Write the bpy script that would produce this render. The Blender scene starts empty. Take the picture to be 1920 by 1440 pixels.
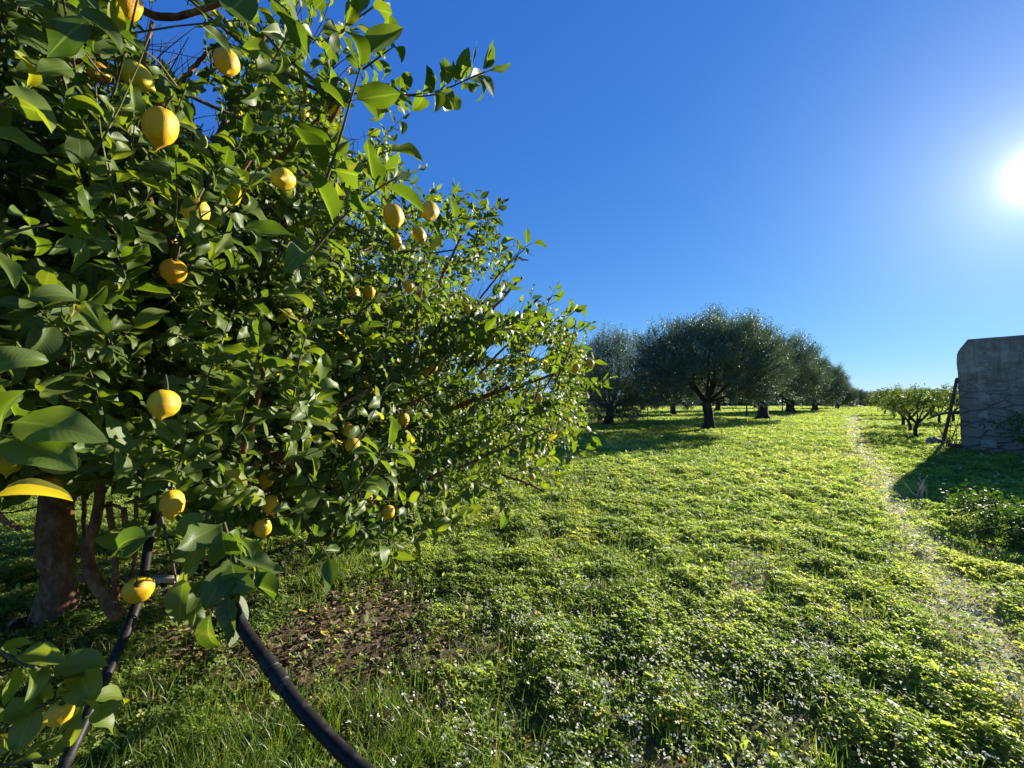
import bpy, math
import numpy as np
from mathutils import Vector

# ------------------------------------------------------------------ camera
SC = bpy.context.scene
COL = SC.collection
R = math.radians
F = 800.0                      # focal length in photo pixels (1920 wide)
PITCH = R(2.15)
CAMZ = 1.5
cd = bpy.data.cameras.new("camera")
cd.sensor_width = 36
cd.lens = 36 * F / 1920
cd.clip_start = 0.02
cd.clip_end = 3000
cam = bpy.data.objects.new("camera", cd)
COL.objects.link(cam)
cam.location = (0, 0, CAMZ)
cam.rotation_euler = (R(90) + PITCH, 0, 0)
SC.camera = cam

# ------------------------------------------------------------------ sky and sun
SUN_AZ, SUN_EL = R(52.0), R(18.5)      # azimuth clockwise from +Y
SUN = np.array([math.sin(SUN_AZ) * math.cos(SUN_EL), math.cos(SUN_AZ) * math.cos(SUN_EL), math.sin(SUN_EL)])
w = bpy.data.worlds.new("World")
SC.world = w
w.use_nodes = True
nt = w.node_tree
nt.nodes.clear()
sky = nt.nodes.new("ShaderNodeTexSky")
sky.sky_type = 'NISHITA'
sky.sun_disc = False
sky.sun_elevation = SUN_EL
sky.sun_rotation = SUN_AZ
sky.altitude = 3000
sky.air_density = 1.0
sky.dust_density = 0.0
sky.ozone_density = 5.0
hs = nt.nodes.new("ShaderNodeHueSaturation")
hs.inputs["Saturation"].default_value = 1.0
bg = nt.nodes.new("ShaderNodeBackground")
bg.inputs["Strength"].default_value = 0.057
out = nt.nodes.new("ShaderNodeOutputWorld")
nt.links.new(sky.outputs[0], hs.inputs["Color"])
# film response of the sky: compress its range per channel (depends on direction only)
sep = nt.nodes.new("ShaderNodeSeparateColor")
com = nt.nodes.new("ShaderNodeCombineColor")
nt.links.new(hs.outputs[0], sep.inputs[0])
for ch, (amp, gam) in enumerate(((0.66, 0.95), (1.30, 0.68), (3.30, 0.36))):
    pw = nt.nodes.new("ShaderNodeMath"); pw.operation = 'POWER'
    pw.inputs[1].default_value = gam
    ml = nt.nodes.new("ShaderNodeMath"); ml.operation = 'MULTIPLY'
    ml.inputs[1].default_value = amp
    nt.links.new(sep.outputs[ch], pw.inputs[0])
    nt.links.new(pw.outputs[0], ml.inputs[0])
    nt.links.new(ml.outputs[0], com.inputs[ch])
# bright circumsolar sky round the sun
tc = nt.nodes.new("ShaderNodeTexCoord")
dt = nt.nodes.new("ShaderNodeVectorMath"); dt.operation = 'DOT_PRODUCT'
dt.inputs[1].default_value = tuple(SUN)
nt.links.new(tc.outputs["Generated"], dt.inputs[0])
last = com.outputs[0]
for pw_, amp in ((22.0, 1.1), (90.0, 1.3), (400.0, 2.6), (2600.0, 20.0)):
    mx_ = nt.nodes.new("ShaderNodeMath"); mx_.operation = 'MAXIMUM'; mx_.inputs[1].default_value = 0.0
    pw = nt.nodes.new("ShaderNodeMath"); pw.operation = 'POWER'; pw.inputs[1].default_value = pw_
    ad = nt.nodes.new("ShaderNodeMixRGB"); ad.blend_type = 'ADD'
    ad.inputs[2].default_value = (amp, amp, amp * 0.97, 1)
    nt.links.new(dt.outputs["Value"], mx_.inputs[0])
    nt.links.new(mx_.outputs[0], pw.inputs[0])
    nt.links.new(pw.outputs[0], ad.inputs[0])
    nt.links.new(last, ad.inputs[1])
    last = ad.outputs[0]
nt.links.new(last, bg.inputs["Color"])
nt.links.new(bg.outputs[0], out.inputs["Surface"])
sd = bpy.data.lights.new("sun", 'SUN')
sd.energy = 5.0
sd.angle = R(0.5)
sd.color = (1.0, 0.93, 0.80)
so = bpy.data.objects.new("sun", sd)
COL.objects.link(so)
so.rotation_euler = Vector(SUN).to_track_quat('Z', 'Y').to_euler()
SC.view_settings.view_transform = 'Standard'
SC.view_settings.look = 'None'
SC.view_settings.exposure = 1.34
SC.view_settings.gamma = 1.0
SC.view_settings.use_curve_mapping = False
SC.cycles.max_bounces = 8
SC.cycles.diffuse_bounces = 3
SC.cycles.transmission_bounces = 5
SC.cycles.caustics_reflective = False
SC.cycles.caustics_refractive = False

rng = np.random.default_rng(7)
UP = np.array([0., 0., 1.])
CP, SP = math.cos(PITCH), math.sin(PITCH)


# ------------------------------------------------------------------ helpers
def P(px, py, d):
    """world point seen at photo pixel (px,py) at camera depth d"""
    a, b = (px - 960) / F, (720 - py) / F
    return np.array([a * d, (CP - b * SP) * d, CAMZ + (SP + b * CP) * d])


def G(px, py):
    a, b = (px - 960) / F, (720 - py) / F
    t = -CAMZ / (SP + b * CP)
    return np.array([a * t, (CP - b * SP) * t, 0.0])


def proj(p):
    p = np.asarray(p, float)
    X, Y, Z = p[..., 0], p[..., 1], p[..., 2] - CAMZ
    d = Y * CP + Z * SP
    ds = np.where(np.abs(d) < 1e-3, 1e-3, d)
    return 960 + F * X / ds, 720 - F * (-Y * SP + Z * CP) / ds, d


def nrm(v):
    return v / np.maximum(np.linalg.norm(v, axis=-1, keepdims=True), 1e-9)


class Wave:
    """smooth pseudo noise in 2 or 3 dimensions, about -1..1"""
    def __init__(s, seed, scale, n=10, dim=3):
        g = np.random.default_rng(seed)
        d = nrm(g.normal(size=(n, dim)))
        s.k = d * (2 * math.pi / scale) * g.uniform(0.5, 1.7, (n, 1))
        s.ph = g.uniform(0, 6.28, n)

    def __call__(s, p):
        return np.sin(np.asarray(p) @ s.k.T + s.ph).sum(-1) / math.sqrt(len(s.ph)) / 1.3


n_big, n_mid, n_small = Wave(1, 9.0, dim=2), Wave(2, 1.6, dim=2), Wave(3, 0.45, dim=2)


def gh(xy):
    xy = np.asarray(xy, float)
    return 0.05 * n_big(xy) * np.clip(np.linalg.norm(xy, axis=-1) / 8, 0, 1) + 0.02 * n_mid(xy) + 0.006 * n_small(xy)


def link(name, me, mat=None, parent=None):
    o = bpy.data.objects.new(name, me)
    COL.objects.link(o)
    if mat is not None and me is not None:
        for m in (mat if isinstance(mat, (list, tuple)) else [mat]):
            me.materials.append(m)
    if parent is not None:
        o.parent = parent
    return o


def tag(o, label=None, cat=None, group=None, kind=None):
    if label: o["label"] = label
    if cat: o["category"] = cat
    if group: o["group"] = group
    if kind: o["kind"] = kind
    return o


def empty(name, loc, label, cat, group=None, rz=0.0):
    o = bpy.data.objects.new(name, None)
    COL.objects.link(o)
    o.empty_display_size = 0.2
    o.location = [float(v) for v in loc]
    o.rotation_euler = (0, 0, rz)
    return tag(o, label, cat, group)


class MB:
    """collects quads and triangles with per-vertex attributes, builds ONE mesh"""
    def __init__(s):
        s.v, s.q, s.t, s.n, s.a = [], [], [], 0, {}

    def add(s, v, q=None, t=None, **attr):
        v = np.asarray(v, np.float32).reshape(-1, 3)
        if q is not None and len(q): s.q.append(np.asarray(q, np.int64).reshape(-1, 4) + s.n)
        if t is not None and len(t): s.t.append(np.asarray(t, np.int64).reshape(-1, 3) + s.n)
        for k, val in attr.items():
            s.a.setdefault(k, []).append((s.n, np.broadcast_to(np.asarray(val, np.float32).reshape(-1), (len(v),)) if np.ndim(val) == 0 else np.asarray(val, np.float32).reshape(-1)))
        s.v.append(v)
        s.n += len(v)

    def tube(s, pts, rad, seg=8, cap=True, jitter=0.0, seed=0, **attr):
        pts = np.asarray(pts, float)
        rad = np.broadcast_to(np.asarray(rad, float), (len(pts),))
        g = np.random.default_rng(seed)
        tan = nrm(np.gradient(pts, axis=0))
        ref = np.array([0.31, 0.17, 0.93]) if abs(tan[0][2]) < 0.9 else np.array([1.0, 0.1, 0.0])
        a = nrm(np.cross(tan, ref))
        b = np.cross(tan, a)
        th = np.linspace(0, 2 * math.pi, seg, endpoint=False)
        rr = rad[:, None] * (1 + jitter * g.normal(size=(len(pts), seg)))
        v = pts[:, None] + rr[..., None] * (np.cos(th)[None, :, None] * a[:, None] + np.sin(th)[None, :, None] * b[:, None])
        n = len(pts)
        i = np.arange(n - 1)[:, None] * seg + np.arange(seg)[None]
        j = np.arange(n - 1)[:, None] * seg + (np.arange(seg)[None] + 1) % seg
        q = np.stack([i, j, j + seg, i + seg], -1).reshape(-1, 4)
        v = v.reshape(-1, 3)
        t = []
        if cap:
            v = np.vstack([v, pts[:1], pts[-1:]])
            c0, c1 = n * seg, n * seg + 1
            k = np.arange(seg)
            t = np.vstack([np.stack([np.full(seg, c0), (k + 1) % seg, k], -1),
                           np.stack([np.full(seg, c1), (n - 1) * seg + k, (n - 1) * seg + (k + 1) % seg], -1)])
        s.add(v, q, t, **attr)

    def box(s, c, size, rz=0.0, rx=0.0, **attr):
        h = np.asarray(size) / 2
        v = np.array([[x, y, z] for z in (-1, 1) for y in (-1, 1) for x in (-1, 1)]) * h
        if rx:
            v = v @ np.array([[1, 0, 0], [0, math.cos(rx), math.sin(rx)], [0, -math.sin(rx), math.cos(rx)]])
        v = v @ np.array([[math.cos(rz), math.sin(rz), 0], [-math.sin(rz), math.cos(rz), 0], [0, 0, 1]])
        s.add(v + np.asarray(c), [[0, 2, 3, 1], [4, 5, 7, 6], [0, 1, 5, 4], [2, 6, 7, 3], [0, 4, 6, 2], [1, 3, 7, 5]], **attr)

    def mesh(s, name, smooth=True, origin=None):
        me = bpy.data.meshes.new(name)
        v = np.vstack(s.v)
        if origin is not None:
            v = v - np.asarray(origin, np.float32)
        q = np.vstack(s.q) if s.q else np.zeros((0, 4), np.int64)
        t = np.vstack(s.t) if s.t else np.zeros((0, 3), np.int64)
        me.vertices.add(len(v))
        me.vertices.foreach_set("co", v.astype(np.float32).ravel())
        me.loops.add(q.size + t.size)
        me.loops.foreach_set("vertex_index", np.concatenate([q.ravel(), t.ravel()]).astype(np.int32))
        me.polygons.add(len(q) + len(t))
        st = np.concatenate([np.arange(len(q)) * 4, q.size + np.arange(len(t)) * 3]).astype(np.int32)
        me.polygons.foreach_set("loop_start", st)
        me.update(calc_edges=True)
        me.polygons.foreach_set("use_smooth", np.full(len(q) + len(t), smooth))
        for k, lst in s.a.items():
            arr = np.zeros(len(v), np.float32)
            for st0, val in lst:
                arr[st0:st0 + len(val)] = val
            at = me.attributes.new(k, 'FLOAT', 'POINT')
            at.data.foreach_set("value", arr)
        me.validate()
        me.update()
        return me


def spline(pts, n=24):
    """Catmull-Rom through the points"""
    p = np.asarray(pts, float)
    if len(p) < 3:
        return p[0] + (p[-1] - p[0]) * np.linspace(0, 1, n)[:, None]
    q = np.vstack([2 * p[0] - p[1], p, 2 * p[-1] - p[-2]])
    u = np.linspace(0, len(p) - 1 - 1e-6, n)
    i = u.astype(int)
    f = (u - i)[:, None]
    a, b, c, d = q[i], q[i + 1], q[i + 2], q[i + 3]
    return 0.5 * (2 * b + (c - a) * f + (2 * a - 5 * b + 4 * c - d) * f ** 2 + (3 * b - a - 3 * c + d) * f ** 3)


# ------------------------------------------------------------------ materials
class NT:
    def __init__(s, name):
        s.m = bpy.data.materials.new(name)
        s.m.use_nodes = True
        s.t = s.m.node_tree
        s.t.nodes.clear()
        s.o = s.t.nodes.new("ShaderNodeOutputMaterial")

    def n(s, typ, **kw):
        nd = s.t.nodes.new("ShaderNode" + typ)
        for k, v in kw.items():
            if hasattr(nd, k) and k not in nd.inputs: setattr(nd, k, v)
            else: nd.inputs[k].default_value = v
        return nd

    def l(s, a, b):
        s.t.links.new(a, b)

    def ramp(s, fac, stops, interp='LINEAR'):
        r = s.n("ValToRGB")
        cr = r.color_ramp
        cr.interpolation = interp
        while len(cr.elements) < len(stops): cr.elements.new(0.5)
        for e, (p, c) in zip(cr.elements, stops):
            e.position = p
            e.color = (*c, 1) if len(c) == 3 else c
        s.l(fac, r.inputs[0])
        return r.outputs[0]

    def noise(s, scale, detail=4, vec=None, rough=0.6):
        nd = s.n("TexNoise", Scale=scale, Detail=detail, Roughness=rough)
        if vec is not None: s.l(vec, nd.inputs["Vector"])
        return nd.outputs["Fac"]

    def mix(s, fac, a, b, mode='MIX'):
        nd = s.n("MixRGB", blend_type=mode)
        for x, k in ((fac, 0), (a, 1), (b, 2)):
            if hasattr(x, "links"): s.l(x, nd.inputs[k])
            elif k: nd.inputs[k].default_value = (*x, 1)
            else: nd.inputs[k].default_value = x
        return nd.outputs[0]

    def math(s, op, a, b=0.5):
        nd = s.n("Math", operation=op)
        for x, k in ((a, 0), (b, 1)):
            if hasattr(x, "links"): s.l(x, nd.inputs[k])
            else: nd.inputs[k].default_value = x
        return nd.outputs[0]

    def attr(s, name):
        return s.n("Attribute", attribute_name=name).outputs["Fac"]

    def obj(s):
        return s.n("TexCoord").outputs["Object"]


def leaf_material(name, stops, rough=0.42, trans=0.35, tmul=2.2, under=None, veins=False, spec=0.5, back_mix=0.6, tcol=(1.0, 0.98, 0.35)):
    k = NT(name)
    col = k.ramp(k.attr("tint"), stops)
    nz = k.noise(14.0, 3)
    col = k.mix(1.0, col, k.ramp(nz, [(0.3, (0.75, 0.75, 0.75)), (0.7, (1.2, 1.2, 1.15))]), 'MULTIPLY')
    bump = None
    if veins:
        spots = k.ramp(k.noise(55.0, 3), [(0.64, (0, 0, 0)), (0.74, (0.6, 0.6, 0.6))])
        col = k.mix(spots, col, (0.20, 0.17, 0.05))
        u, v = k.attr("lu"), k.attr("lv")
        au = k.math('ABSOLUTE', u)
        rib = k.ramp(au, [(0.0, (1, 1, 1)), (0.05, (0.8, 0.8, 0.8)), (0.10, (0, 0, 0))])
        sv = k.math('SINE', k.math('SUBTRACT', k.math('MULTIPLY', v, 46.0), k.math('MULTIPLY', au, 9.0)), 0)
        side = k.ramp(sv, [(0.90, (0, 0, 0)), (0.99, (0.15, 0.15, 0.15))])
        vein = k.mix(1.0, rib, side, 'LIGHTEN')
        col = k.mix(k.math('MULTIPLY', vein, 0.45), col, (0.20, 0.27, 0.07))
        bump = k.n("Bump", Strength=0.10, Distance=0.002)
        k.l(k.math('ADD', vein, k.math('MULTIPLY', k.math('ABSOLUTE', sv, 0), 0.5)), bump.inputs["Height"])
    if under is not None:
        geo = k.n("NewGeometry")
        col2 = k.mix(k.math('MULTIPLY', geo.outputs["Backfacing"], back_mix), col, under)
    else:
        col2 = col
    p = k.n("BsdfPrincipled", Roughness=rough)
    p.inputs["Specular IOR Level"].default_value = spec
    k.l(col2, p.inputs["Base Color"])
    t = k.n("BsdfTranslucent")
    k.l(k.mix(1.0, col, (tmul * tcol[0], tmul * tcol[1], tmul * tcol[2]), 'MULTIPLY'), t.inputs["Color"])
    if bump is not None:
        k.l(bump.outputs[0], p.inputs["Normal"])
    mx = k.n("MixShader")
    mx.inputs[0].default_value = trans
    k.l(p.outputs[0], mx.inputs[1])
    k.l(t.outputs[0], mx.inputs[2])
    k.l(mx.outputs[0], k.o.inputs["Surface"])
    return k.m


def bark_material(name, c0, c1, c2, scale=6.0, bump=0.6, stretch=(1, 1, 0.25), dist=0.02):
    k = NT(name)
    mp = k.n("Mapping")
    mp.inputs["Scale"].default_value = stretch
    k.l(k.obj(), mp.inputs["Vector"])
    n1 = k.noise(scale, 8, mp.outputs[0], 0.7)
    n2 = k.noise(scale * 0.35, 3, k.obj())
    col = k.ramp(n1, [(0.3, c0), (0.52, c1), (0.72, c2)])
    col = k.mix(1.0, col, k.ramp(n2, [(0.3, (0.6, 0.6, 0.6)), (0.7, (1.25, 1.2, 1.15))]), 'MULTIPLY')
    p = k.n("BsdfPrincipled", Roughness=0.9)
    p.inputs["Specular IOR Level"].default_value = 0.2
    k.l(col, p.inputs["Base Color"])
    b = k.n("Bump", Strength=bump, Distance=dist)
    k.l(n1, b.inputs["Height"])
    k.l(b.outputs[0], p.inputs["Normal"])
    k.l(p.outputs[0], k.o.inputs["Surface"])
    return k.m


M = {}
M["lemon_leaf"] = leaf_material("lemon_leaf", [(0.0, (0.030, 0.062, 0.008)), (0.45, (0.066, 0.118, 0.013)), (0.8, (0.115, 0.165, 0.017)),
                                               (0.92, (0.15, 0.20, 0.016)), (0.965, (0.26, 0.26, 0.02)), (1.0, (0.55, 0.43, 0.05))],
                                rough=0.46, trans=0.38, tmul=2.6, tcol=(1.12, 1.0, 0.35), under=(0.13, 0.175, 0.045), veins=True, spec=0.30, back_mix=0.5)
M["citrus_leaf"] = leaf_material("citrus_leaf", [(0.0, (0.045, 0.08, 0.018)), (0.5, (0.075, 0.125, 0.028)), (0.9, (0.13, 0.17, 0.035)), (1.0, (0.38, 0.32, 0.03))],
                                 rough=0.55, trans=0.30, tmul=1.9, tcol=(.95, 1, .5), under=(0.15, 0.19, 0.07), spec=0.22)
M["olive_leaf"] = leaf_material("olive_leaf", [(0.0, (0.048, 0.066, 0.040)), (0.5, (0.085, 0.112, 0.066)), (1.0, (0.13, 0.165, 0.098))],
                                rough=0.55, trans=0.20, tmul=1.7, tcol=(0.85, 1.0, 0.6), under=(0.22, 0.25, 0.19), back_mix=0.6, spec=0.25)
M["clover"] = leaf_material("clover", [(0.0, (0.075, 0.125, 0.022)), (0.5, (0.190, 0.255, 0.044)), (0.85, (0.28, 0.33, 0.062)), (1.0, (0.30, 0.29, 0.06))],
                            rough=0.5, trans=0.48, tmul=2.6, spec=0.32, tcol=(1.0, 0.96, 0.75))
M["grass"] = leaf_material("grass", [(0.0, (0.040, 0.085, 0.010)), (0.5, (0.115, 0.190, 0.022)), (0.8, (0.19, 0.25, 0.036)), (0.9, (0.30, 0.26, 0.10)), (1.0, (0.46, 0.38, 0.20))],
                           rough=0.4, trans=0.38, tmul=2.1, spec=0.5)
M["litter"] = leaf_material("litter", [(0.0, (0.08, 0.05, 0.03)), (0.5, (0.20, 0.135, 0.075)), (0.85, (0.42, 0.32, 0.19)), (1.0, (0.50, 0.36, 0.05))],
                            rough=0.7, trans=0.1, tmul=1.2, spec=0.3)
M["petal"] = leaf_material("petal", [(0.0, (0.80, 0.79, 0.70)), (0.8, (0.80, 0.79, 0.68)), (0.9, (0.80, 0.55, 0.04)), (1.0, (0.75, 0.28, 0.02))], rough=0.7, trans=0.3, tmul=1.0)
M["bramble"] = leaf_material("bramble", [(0.0, (0.025, 0.06, 0.012)), (0.6, (0.05, 0.11, 0.018)), (1.0, (0.10, 0.16, 0.03))], rough=0.55, spec=0.12, trans=0.3, tmul=2.0, under=(0.08, 0.13, 0.05))
M["lemon_bark"] = bark_material("lemon_bark", (0.10, 0.043, 0.018), (0.28, 0.140, 0.068), (0.52, 0.31, 0.17), 24, 1.0, (1, 1, 0.4), 0.022)
M["twig"] = bark_material("twig", (0.05, 0.06, 0.025), (0.11, 0.10, 0.05), (0.24, 0.20, 0.13), 30, 0.3)
M["olive_bark"] = bark_material("olive_bark", (0.025, 0.020, 0.016), (0.07, 0.058, 0.046), (0.15, 0.13, 0.105), 5, 1.0, (1, 1, 0.3), 0.06)
M["dead_wood"] = bark_material("dead_wood", (0.06, 0.045, 0.035), (0.13, 0.10, 0.08), (0.26, 0.22, 0.18), 16, 0.5)


def simple(name, c, rough=0.6, spec=0.4, nscale=None, amp=0.25, bump=0.0, dist=0.002):
    k = NT(name)
    p = k.n("BsdfPrincipled", Roughness=rough)
    p.inputs["Specular IOR Level"].default_value = spec
    if nscale:
        n = k.noise(nscale, 6, k.obj())
        col = k.mix(1.0, c, k.ramp(n, [(0.3, (1 - amp,) * 3), (0.7, (1 + amp,) * 3)]), 'MULTIPLY')
        k.l(col, p.inputs["Base Color"])
        if bump:
            b = k.n("Bump", Strength=bump, Distance=dist)
            k.l(n, b.inputs["Height"])
            k.l(b.outputs[0], p.inputs["Normal"])
    else:
        p.inputs["Base Color"].default_value = (*c, 1)
    k.l(p.outputs[0], k.o.inputs["Surface"])
    return k.m


M["pipe"] = bark_material("pipe", (0.008, 0.008, 0.008), (0.013, 0.012, 0.012), (0.055, 0.050, 0.043), 38, 0.15, (1, 1, 1), 0.001)
M["pipe"].node_tree.nodes["Principled BSDF"].inputs["Roughness"].default_value = 0.48
M["coupling"] = simple("coupling", (0.008, 0.008, 0.009), 0.5, 0.4, 80, 0.4, 0.2, 0.001)
M["plank"] = bark_material("plank", (0.40, 0.32, 0.25), (0.58, 0.48, 0.38), (0.70, 0.60, 0.50), 9, 0.3, (0.2, 1, 1), 0.004)
M["stone"] = simple("stone", (0.31, 0.26, 0.20), 0.9, 0.2, 9, 0.45, 0.8, 0.02)


def lemon_skin(name, c0, c1):
    k = NT(name)
    n = k.noise(16, 3, k.obj())
    col = k.ramp(n, [(0.35, c0), (0.65, c1)])
    oi = k.n("ObjectInfo")
    col = k.mix(1.0, col, k.ramp(oi.outputs["Random"], [(0.0, (0.80, 1.0, 0.8)), (0.25, (1, 1, 1)), (0.7, (1, 0.86, 0.8)), (1.0, (1, 0.72, 0.6))]), 'MULTIPLY')
    scar = k.ramp(k.noise(34, 4, k.obj()), [(0.66, (0, 0, 0)), (0.76, (0.5, 0.5, 0.5))])
    col = k.mix(scar, col, (0.36, 0.26, 0.06))
    p = k.n("BsdfPrincipled", Roughness=0.42)
    p.inputs["Specular IOR Level"].default_value = 0.4
    p.inputs["Subsurface Weight"].default_value = 0.12
    p.inputs["Subsurface Radius"].default_value = (0.010, 0.006, 0.001)
    k.l(col, p.inputs["Base Color"])
    vo = k.n("TexVoronoi", Scale=620.0)
    k.l(k.obj(), vo.inputs["Vector"])
    n2 = k.noise(60, 3, k.obj())
    b = k.n("Bump", Strength=0.5, Distance=0.0010)
    k.l(k.math('ADD', vo.outputs["Distance"], k.math('MULTIPLY', n2, 2.2)), b.inputs["Height"])
    k.l(b.outputs[0], p.inputs["Normal"])
    k.l(p.outputs[0], k.o.inputs["Surface"])
    return k.m


M["lemon"] = lemon_skin("lemon", (0.74, 0.42, 0.012), (0.80, 0.56, 0.030))
M["lemon_green"] = lemon_skin("lemon_green", (0.24, 0.30, 0.06), (0.36, 0.38, 0.10))

# ------------------------------------------------------------------ ground zones
PATH = np.array([G(2100, 1560)[:2], G(1935, 1330)[:2], G(1830, 1180)[:2], G(1740, 1040)[:2], G(1690, 955)[:2], G(1645, 880)[:2],
                 G(1612, 835)[:2], G(1600, 800)[:2], G(1597, 780)[:2]])
PATH2 = np.array([G(1290, 1270)[:2], G(1340, 1200)[:2], G(1385, 1120)[:2], G(1420, 1030)[:2]])


def dist_poly(xy, line):
    d = np.full(len(xy), 1e9)
    for a, b in zip(line[:-1], line[1:]):
        ab = b - a
        t = np.clip(((xy - a) @ ab) / (ab @ ab), 0, 1)
        d = np.minimum(d, np.linalg.norm(xy - (a + t[:, None] * ab), axis=1))
    return d


n_zone, n_zone2, n_hum, n_hum2 = Wave(11, 0.9, dim=2), Wave(12, 2.6, dim=2), Wave(13, 0.75, dim=2, n=14), Wave(14, 0.28, dim=2, n=12)
n_far = Wave(15, 7.0, dim=2)


def zones(xy):
    """dry (trodden straw) and bare (soil with leaf litter) amounts 0..1"""
    xy = np.asarray(xy, float)
    wob = n_zone(xy)
    wd = 0.20 + 0.012 * np.linalg.norm(xy, axis=1)
    dry = np.clip(1.35 - (dist_poly(xy, PATH) + 0.12 * wob) / wd, 0, 1)
    dry = np.maximum(dry, 0.85 * np.clip(1.3 - (dist_poly(xy, PATH2) + 0.10 * wob) / 0.13, 0, 1))
    e = np.sqrt(((xy[:, 0] + 1.05) / 0.66) ** 2 + ((xy[:, 1] - 2.68) / 0.80) ** 2)
    bare = np.clip(1.6 - e + 0.35 * wob + 0.25 * n_hum2(xy), 0, 1)
    e2 = np.sqrt(((xy[:, 0] + 2.3) / 1.1) ** 2 + ((xy[:, 1] - 3.6) / 1.2) ** 2)
    bare = np.maximum(bare, 0.75 * np.clip(1.5 - e2 + 0.5 * wob, 0, 1))
    rr_ = np.linalg.norm(xy, axis=1)
    far = np.clip((rr_ - 5) / 10, 0, 1) * np.clip((75 - rr_) / 25, 0, 1)
    dry = np.maximum(dry, far * 0.5 * np.clip(n_far(xy) * 1.2 - 0.4, 0, 1))
    return dry, bare


# ground sheet: fine near the camera, reaching the horizon
def axis_pts(lo, hi, fine_lo, fine_hi, step, grow=1.16):
    a = list(np.arange(fine_lo, fine_hi + 1e-6, step))
    s, x = step, a[-1]
    while x < hi:
        s *= grow
        x += s
        a.append(x)
    s, x = step, a[0]
    b = []
    while x > lo:
        s *= grow
        x -= s
        b.append(x)
    return np.array(b[::-1] + a)


gx = axis_pts(-900, 900, -6, 8, 0.09)
gy = axis_pts(-60, 1200, -1, 11, 0.09)
XX, YY = np.meshgrid(gx, gy)
gxy = np.stack([XX.ravel(), YY.ravel()], -1)
gz = gh(gxy)
dry, bare = zones(gxy)
nx, ny = len(gx), len(gy)
ii = (np.arange(ny - 1)[:, None] * nx + np.arange(nx - 1)[None]).ravel()
mb = MB()
mb.add(np.column_stack([gxy, gz]), np.stack([ii, ii + 1, ii + nx + 1, ii + nx], -1), dry=dry, bare=bare)
k = NT("meadow_soil")
ob = k.obj()
nA, nB, nC = k.noise(1.3, 6, ob), k.noise(9, 8, ob, 0.7), k.noise(60, 6, ob, 0.7)
green = k.ramp(nB, [(0.3, (0.030, 0.060, 0.008)), (0.5, (0.062, 0.115, 0.012)), (0.7, (0.11, 0.165, 0.018))])
green = k.mix(1.0, green, k.ramp(nA, [(0.3, (0.75, 0.8, 0.8)), (0.7, (1.3, 1.2, 1.1))]), 'MULTIPLY')
soil = k.ramp(nC, [(0.3, (0.055, 0.038, 0.024)), (0.5, (0.125, 0.090, 0.058)), (0.72, (0.24, 0.18, 0.12))])
straw = k.ramp(nC, [(0.3, (0.20, 0.18, 0.08)), (0.5, (0.38, 0.35, 0.18)), (0.7, (0.56, 0.52, 0.32))])
geo = k.n("NewGeometry")
ln = k.n("VectorMath", operation='LENGTH')
k.l(geo.outputs["Position"], ln.inputs[0])
nearm = k.ramp(k.math('DIVIDE', ln.outputs["Value"], 20.0), [(0.15, (1, 1, 1)), (0.9, (0, 0, 0))])
base = k.mix(k.math('MULTIPLY', nearm, k.ramp(nB, [(0.35, (0.9,) * 3), (0.6, (0.35,) * 3)])), green, soil)
base = k.mix(k.attr("bare"), base, soil)
base = k.mix(k.math('MULTIPLY', k.attr("dry"), 0.85), base, straw)
p = k.n("BsdfPrincipled", Roughness=0.95)
p.inputs["Specular IOR Level"].default_value = 0.1
k.l(base, p.inputs["Base Color"])
b = k.n("Bump", Strength=1.0, Distance=0.06)
k.l(k.math('ADD', nB, k.math('MULTIPLY', nC, 0.3)), b.inputs["Height"])
k.l(b.outputs[0], p.inputs["Normal"])
k.l(p.outputs[0], k.o.inputs["Surface"])
tag(link("ground", mb.mesh("ground"), k.m), "meadow ground of soil and low weeds reaching the horizon", kind="structure")

# trodden footpath: ragged sheet lying 4 mm over the ground
pl = spline(np.column_stack([PATH, np.zeros(len(PATH))]), 160)[:, :2]
tg = nrm(np.gradient(pl, axis=0))
nr = np.stack([tg[:, 1], -tg[:, 0]], -1)
hw = (0.085 + 0.008 * np.linalg.norm(pl, axis=1))
cols = []
for c in np.linspace(-1, 1, 9):
    wv = 1 + 0.45 * n_zone(pl * 2.2 + c) if abs(c) > 0.9 else 1.0
    cols.append(pl + nr * (c * hw * wv)[:, None])
pv = np.stack(cols, 1)
pz = gh(pv.reshape(-1, 2)) + 0.004
ii = (np.arange(159)[:, None] * 9 + np.arange(8)[None]).ravel()
mb = MB()
mb.add(np.column_stack([pv.reshape(-1, 2), pz]), np.stack([ii, ii + 1, ii + 10, ii + 9], -1))
k = NT("path_straw")
n1, n2 = k.noise(45, 8, k.obj(), 0.7), k.noise(5, 4, k.obj())
c = k.ramp(n1, [(0.3, (0.20, 0.18, 0.08)), (0.5, (0.40, 0.37, 0.19)), (0.72, (0.60, 0.56, 0.36))])
c = k.mix(k.ramp(n2, [(0.42, (0.05,) * 3), (0.62, (0.8,) * 3)]), c, (0.12, 0.16, 0.03))
p = k.n("BsdfPrincipled", Roughness=0.95)
k.l(c, p.inputs["Base Color"])
b = k.n("Bump", Strength=1.0, Distance=0.02)
k.l(n1, b.inputs["Height"])
k.l(b.outputs[0], p.inputs["Normal"])
k.l(p.outputs[0], k.o.inputs["Surface"])
tag(link("footpath", mb.mesh("footpath"), k.m), "narrow trodden path of pale dry straw through the meadow", kind="structure")

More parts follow.
